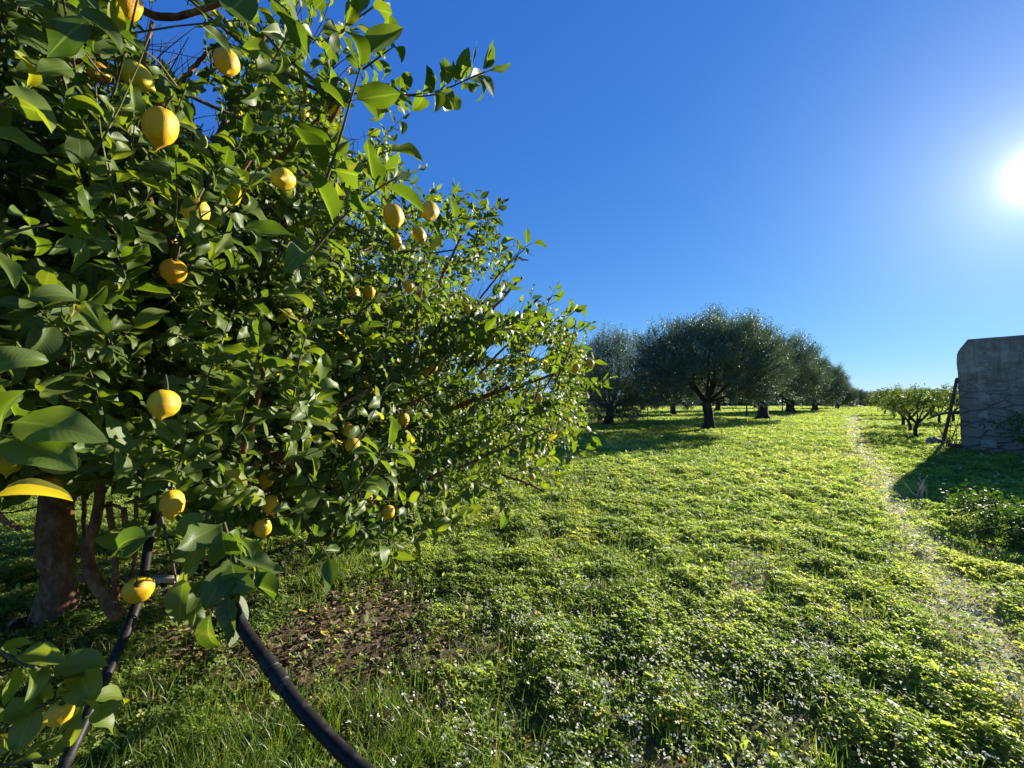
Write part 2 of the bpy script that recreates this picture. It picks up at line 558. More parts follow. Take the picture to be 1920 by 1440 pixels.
# ------------------------------------------------------------------ leaf instancing
def leaf_template(nu, nv, width, fold, curl, wave, twist, g, tip=1.0, petiole=0.12):
    """grid leaf, x along, y across, z normal; returns verts, quads, lu, lv"""
    v = np.linspace(0, 1, nv)
    u = np.linspace(-1, 1, nu)
    wv = width * np.sin(math.pi * np.clip(v, 0, 1) ** 0.86) ** 0.75 * (1 - 0.18 * v * tip)
    wv[0] = 0.014
    wv[-1] = 0.006
    V, U = np.meshgrid(v, u, indexing='ij')
    W = wv[:, None] * U
    ph = g.uniform(0, 6.28)
    x = V.copy()
    z = fold * np.abs(W) * 1.0 + wave * np.sin(V * 9 + ph + U * 0.8) * np.abs(U) ** 2 * np.sin(math.pi * V)
    y = W * (1 - 0.25 * abs(fold))
    tw = twist * (V - 0.3)
    y, z = y * np.cos(tw) - z * np.sin(tw), y * np.sin(tw) + z * np.cos(tw)
    a = curl * V                                    # bend the blade downwards along an arc
    if abs(curl) > 1e-3:
        cx = np.sin(a) / curl
        cz = -(1 - np.cos(a)) / curl
        x2 = cx + z * np.sin(a)
        z2 = cz + z * np.cos(a)
        x, z = x2, z2
    pts = np.stack([x, y, z], -1).reshape(-1, 3)
    i = (np.arange(nv - 1)[:, None] * nu + np.arange(nu - 1)[None]).ravel()
    q = np.stack([i, i + 1, i + nu + 1, i + nu], -1)
    lu, lv = U.ravel().copy(), V.ravel().copy()
    if petiole:
        n0 = len(pts)
        pts = np.vstack([pts + [petiole, 0, 0], [[0, -0.012, 0.0], [0, 0.012, 0.0], [petiole, -0.014, 0], [petiole, 0.014, 0]]])
        q = np.vstack([q, [[n0, n0 + 1, n0 + 3, n0 + 2]]])
        lu = np.concatenate([lu, [0, 0, 0, 0]])
        lv = np.concatenate([lv, [0, 0, 0, 0]])
    return pts.astype(np.float32), q, lu, lv


def make_templates(nu, nv, count, width=(0.22, 0.30), seed=3, petiole=0.12):
    g = np.random.default_rng(seed)
    return [leaf_template(nu, nv, g.uniform(*width), g.uniform(-0.10, 0.95), g.normal(0.6, 0.75), g.uniform(0.0, 0.09), g.normal(0, 0.7), g, petiole=petiole)
            for _ in range(count)]


def put_leaves(mb, pos, d, n, size, tint, temps, g, uv=True):
    d = nrm(d)
    n = nrm(n - (n * d).sum(-1, keepdims=True) * d)
    b = np.cross(n, d)
    which = g.integers(0, len(temps), len(pos))
    for t, (tv, tq, lu, lv) in enumerate(temps):
        s = np.nonzero(which == t)[0]
        if not len(s): continue
        V = pos[s, None] + size[s, None, None] * (tv[None, :, 0:1] * d[s, None] + tv[None, :, 1:2] * b[s, None] + tv[None, :, 2:3] * n[s, None])
        Q = tq[None] + (np.arange(len(s)) * len(tv))[:, None, None]
        at = dict(tint=np.repeat(tint[s], len(tv)))
        if uv: at.update(lu=np.tile(lu, len(s)), lv=np.tile(lv, len(s)))
        mb.add(V, Q.reshape(-1, 4), **at)


T_NEAR = make_templates(7, 11, 14, (0.27, 0.35), 3)
T_MID = make_templates(5, 8, 12, (0.27, 0.35), 4)
T_FAR = make_templates(3, 5, 8, (0.26, 0.33), 5)


class Foliage:
    """gathers shoots; leaves and twigs built at the end"""
    def __init__(s, seed):
        s.g = np.random.default_rng(seed)
        s.L = []
        s.twigs = MB()
        s.face = np.zeros(3)

    def shoots(s, base, dirs, length, nleaf, leaf, tint=(0.0, 0.9), yellow=0.03, twig=0.0025, droop=0.12, bend=0.25, sunward=0.35):
        g = s.g
        N = len(base)
        dirs = nrm(dirs)
        length = np.broadcast_to(np.asarray(length, float), (N,))
        side = nrm(np.cross(dirs, nrm(g.normal(size=(N, 3)))))
        bd = side * g.normal(0, bend, (N, 1)) + UP * g.normal(0.10, 0.18, (N, 1))
        def at(t):
            return base + dirs * (length * t)[:, None] + bd * (length * t * t)[:, None]
        a = nrm(np.cross(dirs, UP + 0.01))
        b2 = np.cross(dirs, a)
        ph0 = g.uniform(0, 6.28, N)
        shade = g.uniform(tint[0], tint[1], N)
        for kx in range(nleaf):
            t = np.clip((kx + 0.35 + g.uniform(-0.25, 0.25, N)) / nleaf, 0.03, 1)
            pos = at(t)
            tan = nrm(dirs + bd * (2 * t)[:, None])
            ph = ph0 + kx * 2.4 + g.normal(0, 0.3, N)
            rad = np.cos(ph)[:, None] * a + np.sin(ph)[:, None] * b2
            d = nrm(tan * (0.45 + 0.9 * (t > 0.85))[:, None] + rad * 0.95 + UP * -droop + g.normal(0, 0.22, (N, 3)))
            n = nrm(UP * 0.55 + SUN * sunward + s.face + tan * 0.30 - rad * 0.15 + g.normal(0, 0.42, (N, 3)))
            sz = leaf * g.choice([0.6, 0.8, 1.0, 1.1, 1.25, 1.45], N) * g.uniform(0.85, 1.15, N) * (1.0 - 0.25 * t * g.uniform(0, 1, N))
            ti = np.clip(shade + g.normal(0, 0.12, N), 0, 0.9)
            yl = g.random(N) < yellow
            ti = np.where(yl, g.uniform(0.9, 1.0, N), ti)
            s.L.append(np.column_stack([pos, d, n, sz, ti]))
        if twig:
            ts = np.linspace(0, 1, 5)
            pts = np.stack([at(np.full(N, t)) for t in ts], 1)
            r = twig * (1 - 0.55 * ts)
            th = np.array([0, 2.094, 4.189])
            off = np.cos(th)[None, :, None] * a[:, None] + np.sin(th)[None, :, None] * b2[:, None]
            V = pts[:, :, None] + r[None, :, None, None] * off[:, None]
            qi = []
            for i in range(4):
                for j in range(3):
                    qi.append([i * 3 + j, i * 3 + (j + 1) % 3, i * 3 + 3 + (j + 1) % 3, i * 3 + 3 + j])
            Q = np.array(qi)[None] + (np.arange(N) * 15)[:, None, None]
            s.twigs.add(V.reshape(-1, 3), Q.reshape(-1, 4))

    def hero(s, pts, n, leaf, tint=0.4, jit=0.1, twig=0.0035, up=0.75, sunward=0.3, spread=0.95, flip=0.0):
        """one shoot along given world points with n leaves"""
        g = s.g
        pl = spline(pts, 20)
        s.twigs.tube(pl, np.linspace(twig, twig * 0.45, 20), 5)
        tn = nrm(np.gradient(pl, axis=0))
        for kx in range(n):
            f = (kx + 0.5 + g.uniform(-.2, .2)) / n * 19
            i = int(np.clip(f, 0, 19))
            tan = tn[i]
            a = nrm(np.cross(tan, UP)); b2 = np.cross(tan, a)
            ph = kx * 2.4 + g.normal(0, .3)
            rad = math.cos(ph) * a + math.sin(ph) * b2
            d = nrm(tan * (0.5 + (kx == n - 1)) + rad * spread + np.array([0, 0, -0.1]) + g.normal(0, .15, 3))
            nn = nrm(UP * up + SUN * sunward + tan * 0.3 + g.normal(0, .35, 3))
            s.L.append(np.concatenate([pl[i], d, nn, [leaf * g.uniform(.75, 1.12), np.clip(tint + g.normal(0, jit), 0, 1)]])[None])

    def leaf(s, base, tip, normal, tint, length=None):
        base, tip = np.asarray(base), np.asarray(tip)
        s.L.append(np.concatenate([base, nrm(tip - base), nrm(np.asarray(normal, float)), [length or np.linalg.norm(tip - base)], [tint]])[None])

    def build(s, keep, origin, lod=(1.7, 4.0)):
        A = np.vstack(s.L)
        ctr = A[:, :3] + A[:, 3:6] * A[:, 9:10] * 0.55
        A = A[keep(ctr)] if keep is not None else A
        D = np.linalg.norm(A[:, :3] - [0, 0, CAMZ], axis=1)
        mb = MB()
        for lo, hi, T in ((0, lod[0], T_NEAR), (lod[0], lod[1], T_MID), (lod[1], 1e9, T_FAR)):
            m = (D >= lo) & (D < hi)
            if m.any():
                B = A[m]
                put_leaves(mb, B[:, :3], B[:, 3:6], B[:, 6:9], B[:, 9], B[:, 10], T, s.g)
        print("leaves", len(A))
        return mb.mesh("foliage", origin=origin)


def in_poly(px, py, poly):
    poly = np.asarray(poly, float)
    ins = np.zeros(len(px), bool)
    j = len(poly) - 1
    for i in range(len(poly)):
        xi, yi = poly[i]; xj, yj = poly[j]
        c = ((yi > py) != (yj > py)) & (px < (xj - xi) * (py - yi) / (yj - yi + 1e-12) + xi)
        ins ^= c
        j = i
    return ins


# ------------------------------------------------------------------ lemons: where they hang (photo pixel, width in pixels, material, label)
LEM = [
    (425, 116, 52, 0, "yellow lemon against a patch of blue sky, its stalk end tucked under a green leaf"),
    (186, 137, 44, 0, "sunlit lemon high in the tree, left of the lemon crossed by a dark twig"),
    (258, 143, 52, 0, "high lemon crossed by a dark upright twig, beside a gap of blue sky"),
    (302, 236, 62, 0, "large amber lemon in shade, left of the pale green unripe lemon"),
    (369, 264, 36, 1, "pale green unripe lemon, the only green one in the tree"),
    (530, 335, 50, 0, "lemon seen nipple end on with a leaf shadow across it, by the long pale branch"),
    (368, 396, 54, 0, "lemon with a torn looking leaf shadow, between the thick limbs in the upper left crown"),
    (325, 508, 50, 0, "lemon half in sun and half in shade, straight below the torn shadow lemon"),
    (737, 404, 46, 0, "hazy lemon partly behind large leaves, left neighbour of the round one against the sky"),
    (805, 396, 41, 0, "round lemon hanging at the sky edge of the crown, right of the leaf covered one"),
    (786, 439, 28, 0, "small lemon under the round sky edge lemon"),
    (741, 452, 28, 0, "dull shaded lemon lowest of the four near the sky edge"),
    (665, 552, 25, 0, "left one of two lemons touching side by side in the middle of the crown"),
    (692, 549, 27, 0, "right one of two lemons touching side by side in the middle of the crown"),
    (767, 537, 25, 0, "lemon tucked under a grey leaf, right of the touching pair"),
    (797, 552, 18, 0, "small lemon just right of the one tucked under a grey leaf"),
    (877, 580, 20, 0, "lemon among bluish leaves below the skyline of the crown's right half"),
    (307, 757, 63, 0, "largest deep yellow lemon striped by twig shadows, above the dark thick limb"),
    (682, 726, 22, 0, "small bright round lemon alone in dark foliage in the middle of the crown"),
    (652, 805, 29, 0, "upper lemon of an overlapping pair in shade, green tinged"),
    (661, 834, 34, 0, "lower lemon of the overlapping shaded pair, half covered by a leaf"),
    (323, 944, 52, 0, "bright lemon with a leaf behind its shoulder, over the gap beside the trunk"),
    (493, 989, 40, 0, "orange yellow lemon with a sharp nipple pointing down at the lower rim of the crown"),
    (508, 946, 36, 0, "shaded orange lemon directly above the one with the sharp nipple"),
    (500, 897, 32, 0, "lemon with small pale leaves beside it, above the shaded orange one"),
    (260, 1105, 57, 0, "lowest hanging lemon, in front of the black pipe beside the trunk"),
    (100, 907, 36, 0, "lemon peeping out behind the big yellow leaf at the picture's left edge"),
    (112, 1338, 50, 0, "orange lemon buried in the lowest leaf cluster by the left pipe"),
    (238, 6, 60, 0, "shaded lemon at the very top of the picture among dark leaves"),
    (568, 216, 24, 0, "small lemon behind the long pale branch near the top right of the crown"),
    (812, 690, 20, 0, "upper small lemon on the thin twig in the bright middle of the far crown"),
    (800, 698, 20, 0, "greener small lemon against the left side of the one on a thin twig"),
    (1078, 628, 14, 0, "tiny lemon at the far right tip of the foliage, just below the skyline"),
    (1106, 682, 20, 0, "lemon hanging furthest right in the foliage, beside the olive trees"),
    (1080, 690, 18, 0, "lemon immediately left of the one hanging furthest right"),
    (997, 894, 15, 0, "low lemon above the bare drooping twig near the meadow"),
    (757, 786, 26, 0, "lemon behind an upright yellow leaf in the lower middle of the crown"),
    (728, 960, 30, 0, "orange lemon half hidden by leaves at the lower right of the near crown"),
    (690, 937, 24, 0, "small lemon just left of the half hidden orange one low in the crown"),
    (207, 632, 13, 0, "tiny sunlit speck of lemon deep in the dark left part of the crown"),
    (372, 340, 20, 0, "small lemon in deep shade above the torn shadow lemon"),
    (1010, 745, 18, 0, "small lemon in the thin right part of the far crown above the meadow"),
    (325, 455, 18, 0, "small lemon peeking between leaves above the half sunlit one"),
    (905, 705, 20, 0, "lemon in the middle of the far crown, right of the twig pair"),
    (20, 862, 46, 0, "shaded lemon at the left picture edge under the broad near leaves"),
]
LEMON_R = 0.034
lem_pos = np.array([P(x, y, 2 * LEMON_R * F / wd) for x, y, wd, _, _ in LEM])
lem_px = np.array([(x, y, wd) for x, y, wd, _, _ in LEM], float)

# ------------------------------------------------------------------ the near lemon trees
TA = G(95, 1165)                      # trunk of the near tree
TB = np.array([-1.62, 4.75, 0.0])     # trunk of the second tree, hidden by leaves
OUT = [(-1500, -420), (430, -330), (640, -200), (705, -60), (722, 10), (675, 70), (720, 110), (655, 200), (690, 260), (720, 330), (755, 380),
       (860, 392), (890, 420), (940, 480), (925, 530), (900, 565), (935, 605), (1000, 610), (1060, 640), (1085, 690), (1085, 760), (1075, 850),
       (1035, 890), (950, 905), (880, 945), (840, 985), (730, 1020), (620, 1005), (560, 990), (500, 985), (430, 990), (350, 980), (280, 920), (150, 900),
       (0, 930), (-1500, 1000)]
HOLES = [(305, 60, 58, 66), (385, 220, 30, 52), (352, 115, 36, 42), (90, 8, 40, 20), (668, 225, 30, 70), (600, 45, 20, 28), (585, 140, 16, 40), (560, 20, 18, 22),
         (900, 545, 26, 20), (955, 575, 34, 16), (840, 470, 20, 14), (930, 660, 22, 14), (1010, 660, 20, 14), (640, 120, 14, 30)]
nfront = Wave(21, 0.8, n=14)
ndens = Wave(22, 0.55, n=14)
LA, LB = np.array([-1.0, 0.72]), np.array([0.62, 2.88])
ldir = nrm(LB - LA)
lnor = np.array([ldir[1], -ldir[0]])          # towards the open meadow


def behind(p):
    """distance behind the foliage wall facing the meadow"""
    return -((p[:, :2] - LA) @ lnor)


g = np.random.default_rng(31)
cand = np.column_stack([g.uniform(-5.2, 1.0, 150000), g.uniform(0.25, 6.5, 150000), g.uniform(0.55, 3.6, 150000)])
px, py, dd = proj(cand)
bh = behind(cand) + 0.26 * nfront(cand)
rA = np.linalg.norm(cand[:, :2] - TA[:2], axis=1)
rB = np.linalg.norm(cand[:, :2] - TB[:2], axis=1)
inA = (rA < 3.55) & (cand[:, 2] < 3.35 - 0.10 * rA ** 2 / 2) & (cand[:, 2] > 0.75 + 0.10 * nfront(cand))
inB = (rB < 2.75) & (cand[:, 2] < 3.0 - 0.10 * rB ** 2 / 2) & (cand[:, 2] > 1.05)
ok = (dd > 0.55) & in_poly(px, py, OUT) & (bh > 0) & (inA | inB)
ok &= ~((np.linalg.norm(cand - [0, 0, CAMZ], axis=1)) < 0.75)
# dense leafy shell, thinner inside
pr = np.where(bh < 0.22, 0.42, np.where(bh < 0.9, 0.78, np.where(bh < 1.6, 0.6, 0.34))) * np.clip(0.60 + 0.85 * ndens(cand), 0.03, 1)
thin = (px > 840) & (py > 690)
pr = np.where(thin, pr * 0.36, pr)
pr = np.where((px > 620) & (py < 560), pr * 0.55, pr)
pr = np.where(px > 720, pr * np.clip(0.70 + 0.75 * ndens(cand * 0.8 + 3.0), 0.06, 1), pr)
ok &= g.random(len(cand)) < pr * 0.80
for hx, hy, rx, ry in HOLES:
    ok &= ~(((px - hx) / (rx * 1.1)) ** 2 + ((py - hy) / (ry * 1.1)) ** 2 < 1)
C = cand[ok]
isB = (np.linalg.norm(C[:, :2] - TB[:2], axis=1) / 2.75 < np.linalg.norm(C[:, :2] - TA[:2], axis=1) / 3.3) & (proj(C)[0] > 560)
print("shoots", len(C), isB.sum())
wall_out = np.array([lnor[0], lnor[1], 0.0])


def crown_dirs(c, trunk, g):
    o = nrm(c - (trunk + [0, 0, 1.2]))
    return nrm(o * 0.6 + wall_out * 0.45 + UP * 0.45 + g.normal(0, 0.55, c.shape))


lem_d = proj(lem_pos)[2]


def keep_leaf(c):
    """leave the fruit and the sky gaps open"""
    x, y, d = proj(c)
    kp = np.ones(len(c), bool)
    u = np.random.default_rng(5).random(len(c))
    for (lx, ly, lw), ld in zip(lem_px, lem_d):
        e = np.hypot(x - lx, y - ly)
        kp &= ~((e < lw * 0.42 + 0.020 * F / np.maximum(d, .3)) & (d < ld + 0.02) & (u < 0.90))
        lp = P(lx, ly, ld)
        kp &= ~(np.linalg.norm(c - lp, axis=1) < 0.045)
        al = (c - lp) @ SUN
        kp &= ~((al > 0) & (al < 2.2) & (np.linalg.norm(c - lp - al[:, None] * SUN, axis=1) < 0.042) & (u < 0.80))
    for hx, hy, rx, ry in HOLES:
        kp &= ~((((x - hx) / rx) ** 2 + ((y - hy) / ry) ** 2 < 1.0))
    kp &= ~((d > 0) & (d < 0.5) & (np.abs(x - 960) < 1100))
    return kp


fa, fb = Foliage(41), Foliage(42)
fa.face = fb.face = wall_out * 0.45          # outer leaves turn to the open, sunny side
for f, m, tr in ((fa, ~isB, TA), (fb, isB, TB)):
    c = C[m]
    f.shoots(c, crown_dirs(c, tr, f.g), f.g.uniform(0.10, 0.28, len(c)), 13, 0.057, tint=(0.0, 0.88), yellow=0.03, sunward=0.6)

# shoots that stand out of the crown
fa.hero([P(600, 185, 1.45), P(700, 173, 1.5), P(800, 180, 1.5), P(870, 152, 1.5), P(928, 128, 1.5)], 26, 0.105, 0.45, up=.35, sunward=.1)
fa.hero([P(690, 175, 1.5), P(760, 178, 1.5), P(830, 168, 1.5), P(890, 142, 1.5), P(925, 130, 1.5)], 20, 0.095, 0.5, up=.1, sunward=.3)
fa.hero([P(608, 350, 0.95), P(640, 250, .93), P(660, 180, .92), P(690, 80, .9)], 10, 0.100, 0.5)
fa.hero([P(580, 480, 0.95), P(640, 410, .93), P(700, 360, .92), P(750, 330, .92)], 8, 0.105, 0.35)
fa.hero([P(640, 330, 1.0), P(690, 300, 1.0), P(735, 280, 1.0)], 5, 0.085, 0.9, 0.05)
fa.hero([P(400, -120, 0.75), P(470, -40, .72), P(540, 20, .72)], 6, 0.115, 0.3)
fa.hero([P(640, 60, 1.1), P(690, 20, 1.1), P(735, -10, 1.1)], 6, 0.09, 0.55)
fa.hero([P(680, 130, 1.3), P(720, 100, 1.3), P(735, 90, 1.3)], 5, 0.08, 0.5)
fa.hero([P(-70, 830, 0.66), P(0, 800, .65), P(50, 770, .66)], 7, 0.072, 0.55, sunward=0.7)
fa.leaf(P(12, 792, .64), P(145, 790, .62), (.35, -.75, .55), .55)
fa.leaf(P(5, 815, .64), P(116, 848, .62), (.3, -.6, .7), .5)
fa.leaf(P(-30, 830, .62), P(30, 745, .60), (.5, -.7, .3), .6)
fa.leaf(P(-30, 700, .62), P(22, 655, .60), (.5, -.7, .3), .6)
fa.leaf(P(180, 1330, .74), P(130, 1240, .73), (.5, -.7, .4), .9)  # low leaf cluster: yellowish leaves, tints also raised to paint in missing sunlight
fa.leaf(P(150, 1330, .73), P(70, 1290, .71), (.3, -.7, .6), .84)
fa.leaf(P(160, 1345, .73), P(222, 1325, .73), (.2, -.5, .8), .8)
fa.leaf(P(155, 1335, .72), P(122, 1405, .70), (.5, -.75, .2), .9)
fa.leaf(P(30, 1230, .72), P(105, 1225, .71), (.3, -.4, .8), .85)
fa.leaf(P(90, 1260, .73), P(180, 1222, .74), (.2, -.5, .8), .8)
fa.leaf(P(20, 1300, .70), P(60, 1370, .70), (.4, -.8, .3), .86)
fa.leaf(P(-20, 1420, .70), P(35, 1405, .68), (.3, -.6, .7), .8)
fa.hero([P(-60, 470, 0.70), P(10, 440, .68), P(90, 420, .7)], 7, 0.070, 0.5, sunward=0.6)
fa.hero([P(-80, 250, 0.70), P(0, 200, .70), P(60, 160, .72)], 6, 0.068, 0.75, 0.1)
fa.hero([P(-50, 1200, 0.72), P(60, 1250, .72), P(140, 1300, .74), P(180, 1330, .75)], 14, 0.062, 0.88, 0.06)
fa.hero([P(-60, 1420, 0.72), P(30, 1350, .72), P(110, 1310, .72)], 11, 0.058, 0.88, 0.06)
fa.hero([P(-40, 1440, .75), P(40, 1430, .75), P(90, 1420, .75)], 5, 0.06, 0.75)
fa.leaf(P(-20, 935, .66), P(118, 912, .68), (0.25, -0.15, 0.95), 0.985)
fa.leaf(P(285, 1005, .82), P(178, 1014, .80), (0.3, -0.55, 0.75), 0.25)
fa.leaf(P(25, 150, .62), P(95, 245, .62), (0.85, -0.30, 0.3), 0.9, 0.085)
fa.leaf(P(455, 1000, 1.0), P(470, 1035, 1.0), (0.4, -0.5, 0.7), 0.88, 0.09)
fa.hero([P(390, 960, 0.98), P(380, 1030, .96), P(385, 1100, .95), P(400, 1150, .95)], 9, 0.085, 0.6, 0.2)
fa.hero([P(420, 980, 0.95), P(440, 1050, .92), P(455, 1110, .9)], 9, 0.095, 0.25)
fa.leaf(P(432, 1045, .88), P(452, 1150, .86), (.3, -.9, .2), .12)
fa.leaf(P(400, 1075, .88), P(470, 1100, .87), (.2, -.8, .5), .3)
fa.leaf(P(415, 985, .9), P(425, 1080, .88), (.4, -.8, .3), .2)
fa.leaf(P(425, 1110, .86), P(440, 1185, .84), (.1, -.9, .3), .15)
fa.leaf(P(480, 1060, .9), P(500, 1110, .9), (.4, -.7, .4), .35)
fa.leaf(P(345, 1075, .95), P(335, 1165, .93), (.3, -.9, .2), .55)
fa.hero([P(300, 960, 1.0), P(325, 1060, .97), P(335, 1120, .97)], 6, 0.09, 0.3)
fa.hero([P(760, 930, 1.5), P(700, 860, 1.45), P(760, 800, 1.4)][::-1], 7, 0.085, 0.5)
fa.hero([P(560, 960, 1.35), P(600, 1020, 1.3), P(625, 1060, 1.3)], 7, 0.085, 0.3)
fa.hero([P(650, 960, 1.5), P(700, 1010, 1.5), P(735, 1045, 1.5)], 8, 0.085, 0.5)
fa.hero([P(640, 950, 1.25), P(700, 880, 1.25), P(735, 830, 1.25)], 8, 0.09, 0.6)
fa.hero([P(450, 800, 1.1), P(470, 720, 1.08), P(490, 640, 1.08)], 9, 0.095, 0.45)
fa.hero([P(545, 800, 1.15), P(560, 680, 1.12), P(590, 580, 1.12)], 11, 0.095, 0.6)
fb.hero([P(1010, 640, 2.5), P(1040, 600, 2.5), P(1068, 590, 2.5), P(1085, 575, 2.5)], 10, 0.085, 0.5)
fb.hero([P(900, 620, 2.45), P(960, 600, 2.45), P(1010, 580, 2.45), P(1045, 565, 2.45)], 11, 0.09, 0.4)
fb.hero([P(930, 545, 2.4), P(950, 500, 2.4), P(975, 470, 2.4), P(1000, 455, 2.4)], 12, 0.085, 0.35)
fb.hero([P(890, 480, 2.3), P(900, 430, 2.3), P(905, 395, 2.3)], 8, 0.085, 0.8, 0.1)
fb.hero([P(820, 430, 2.2), P(850, 390, 2.2), P(870, 370, 2.2)], 8, 0.08, 0.35)
fb.hero([P(1060, 720, 2.5), P(1095, 690, 2.5), P(1125, 665, 2.5)], 9, 0.09, 0.6)
fb.hero([P(1060, 760, 2.5), P(1090, 790, 2.5), P(1110, 820, 2.5)], 9, 0.085, 0.5)
fb.hero([P(1060, 860, 2.5), P(1080, 850, 2.5), P(1100, 840, 2.5)], 6, 0.085, 0.5)
fb.hero([P(980, 860, 2.4), P(1020, 890, 2.4), P(1050, 905, 2.4)], 9, 0.09, 0.6)
fb.hero([P(880, 900, 2.2), P(940, 930, 2.2), P(955, 970, 2.2)], 7, 0.09, 0.6)

# trunks, limbs and branches
def limb(mb, pts, r0, r1, seed, n=26, seg=9, jit=0.05):
    pl = spline(pts, n)
    gg = np.random.default_rng(seed)
    pl[1:-1] += gg.normal(0, 0.10 * (r0 + 0.004), (n - 2, 3))
    mb.tube(pl, np.linspace(r0, r1, n), seg, jitter=jit, seed=seed)
    return pl


ta = MB()
z = np.linspace(-0.05, 0.92, 22)
wob = np.column_stack([0.03 * np.sin(z * 5), 0.02 * np.cos(z * 6), z * 0])
prof = 0.090 + 0.04 * np.exp(-np.clip(z, 0, 1) * 9) + 0.025 * np.sin(z * 14) * 0.4 + 0.04 * np.clip(z - 0.6, 0, 1)
ta.tube(TA + np.column_stack([0.06 * z, -0.02 * z, z]) + wob, prof, 22, jitter=0.05, seed=2)
fork = TA + np.array([0.06, -0.02, 0.86])
limbsA = []
for i, (tx, ty, td, r0) in enumerate([(250, 430, 1.6, .07), (300, 130, 1.9, .06), (560, 860, 1.75, .055), (480, 330, 1.8, .055), (60, 300, 1.7, .06), (620, 640, 1.9, .05),
                                      (640, 190, 1.5, .04), (-200, 500, 1.5, .06), (350, 600, 2.6, .05), (500, 60, 2.2, .05), (760, 760, 2.2, .045), (150, 700, 1.3, .05)]):
    tip = P(tx, ty, td)
    mid = fork * 0.5 + tip * 0.5 + np.array([0, 0, 0.12 + 0.05 * (i % 3)]) + np.random.default_rng(i).normal(0, .1, 3)
    limbsA.append(limb(ta, [fork - [0, 0, .05], fork * .75 + mid * .25 + [0, 0, .06], mid, tip], r0, 0.010, 50 + i))
# visible branches in the leaves
for i, (*abc, r0, r1) in enumerate([
        (P(450, 370, 1.5), P(520, 300, 1.45), P(650, 170, 1.4), .012, .004),
        (P(300, 440, 1.3), P(260, 330, 1.3), P(225, 200, 1.3), .014, .007),
        (P(235, 260, 1.15), P(265, 130, 1.1), P(285, 40, 1.1), .007, .004),
        (P(100, 130, .95), P(165, 105, .92), P(236, 62, .9), .007, .004),
        (P(300, 200, 1.4), P(350, 140, 1.4), P(395, 90, 1.4), .011, .005),
        (P(190, -20, 1.3), P(300, 30, 1.2), P(390, 15, 1.15), P(560, -60, 1.1), .012, .006),
        (P(455, 850, 1.2), P(480, 770, 1.2), P(495, 680, 1.2), .010, .005),
        (P(545, 860, 1.3), P(555, 740, 1.25), P(575, 600, 1.2), .006, .003),
        (P(320, 470, 1.3), P(290, 400, 1.3), P(265, 330, 1.3), .011, .007),
        (P(360, 440, 1.35), P(420, 370, 1.3), P(470, 300, 1.3), .009, .004),
        (P(480, 340, 1.5), P(500, 230, 1.5), P(505, 110, 1.5), .007, .003),
        (P(600, 800, 1.5), P(640, 760, 1.5), P(700, 730, 1.5), .009, .005),
        (P(30, 600, 1.2), P(60, 700, 1.3), P(200, 770, 1.5), .02, .03)]):
    limb(ta, abc, r0, r1, 80 + i, 18, 8, 0.03)
limb(ta, [fork + [0, 0, 0], P(200, 780, 2.2), P(380, 815, 1.8), P(560, 870, 1.5)], .055, .018, 99)
# connecting twigs from limbs to leafy shoots
allp = np.vstack(limbsA)
gA = np.random.default_rng(77)
cA = C[~isB]
for i in gA.choice(len(cA), min(620, len(cA)), replace=False):
    dd_ = np.linalg.norm(allp - cA[i], axis=1) + np.where(allp[:, 2] > cA[i, 2] + .1, .4, 0)
    j = int(np.argmin(dd_))
    hx_, hy_, _ = proj(cA[i])
    if dd_[j] < 1.1 and not (180 < hx_ < 420 and hy_ < 280):
        a_, b_ = allp[j], cA[i]
        m_ = (a_ + b_) / 2 + gA.normal(0, .05, 3) + [0, 0, -.04]
        fa.twigs.tube(spline([a_, m_, b_], 7), np.linspace(.0075, .003, 7), 5, cap=False)
treeA = empty("lemon_tree", TA, "old lemon tree with thick brown trunk, heavy with fruit, filling the left of the view", "tree", "lemon trees")
link("trunk", ta.mesh("trunk", origin=TA), M["lemon_bark"], treeA)
# thin stems and a sawn stub growing beside the trunk
st = MB()
for i, (pts, r0, r1) in enumerate([
        ([P(188, 880, 2.1), P(183, 960, 2.05), P(170, 1010, 2.0), P(165, 1060, 1.98), P(195, 1115, 1.95), P(224, 1156, 1.92)], .020, .030),
        ([G(219, 1135), P(217, 1080, 2.9), P(214, 1030, 2.9), P(205, 940, 2.9)], .020, .018),
        ([G(247, 1120), P(250, 1070, 2.95), P(254, 1030, 2.95), P(256, 930, 2.9)], .015, .012),
        ([P(190, 950, 2.1), P(215, 948, 2.1), P(232, 955, 2.1)], .008, .007),
        ([P(150, 1080, 2.2), P(190, 1110, 2.1), P(212, 1140, 1.96)], .014, .012),
        ([G(158, 1040), P(158, 980, 3.3), P(158, 900, 3.2)], .016, .014),
        ([P(232, 955, 2.3), P(238, 1000, 2.4), P(246, 1030, 2.6)], .014, .014),
        ([P(-20, 950, 0.9), P(5, 975, .9), P(38, 992, .9)], .009, .003)]):
    st = MB()
    limb(st, pts, r0, r1, 120 + i, 20, 10, 0.04)
    link("stem", st.mesh("stem", origin=TA), M["lemon_bark"], treeA)
link("twigs", fa.twigs.mesh("twigs", origin=TA), M["twig"], treeA)
link("foliage", fa.build(keep_leaf, TA), M["lemon_leaf"], treeA)

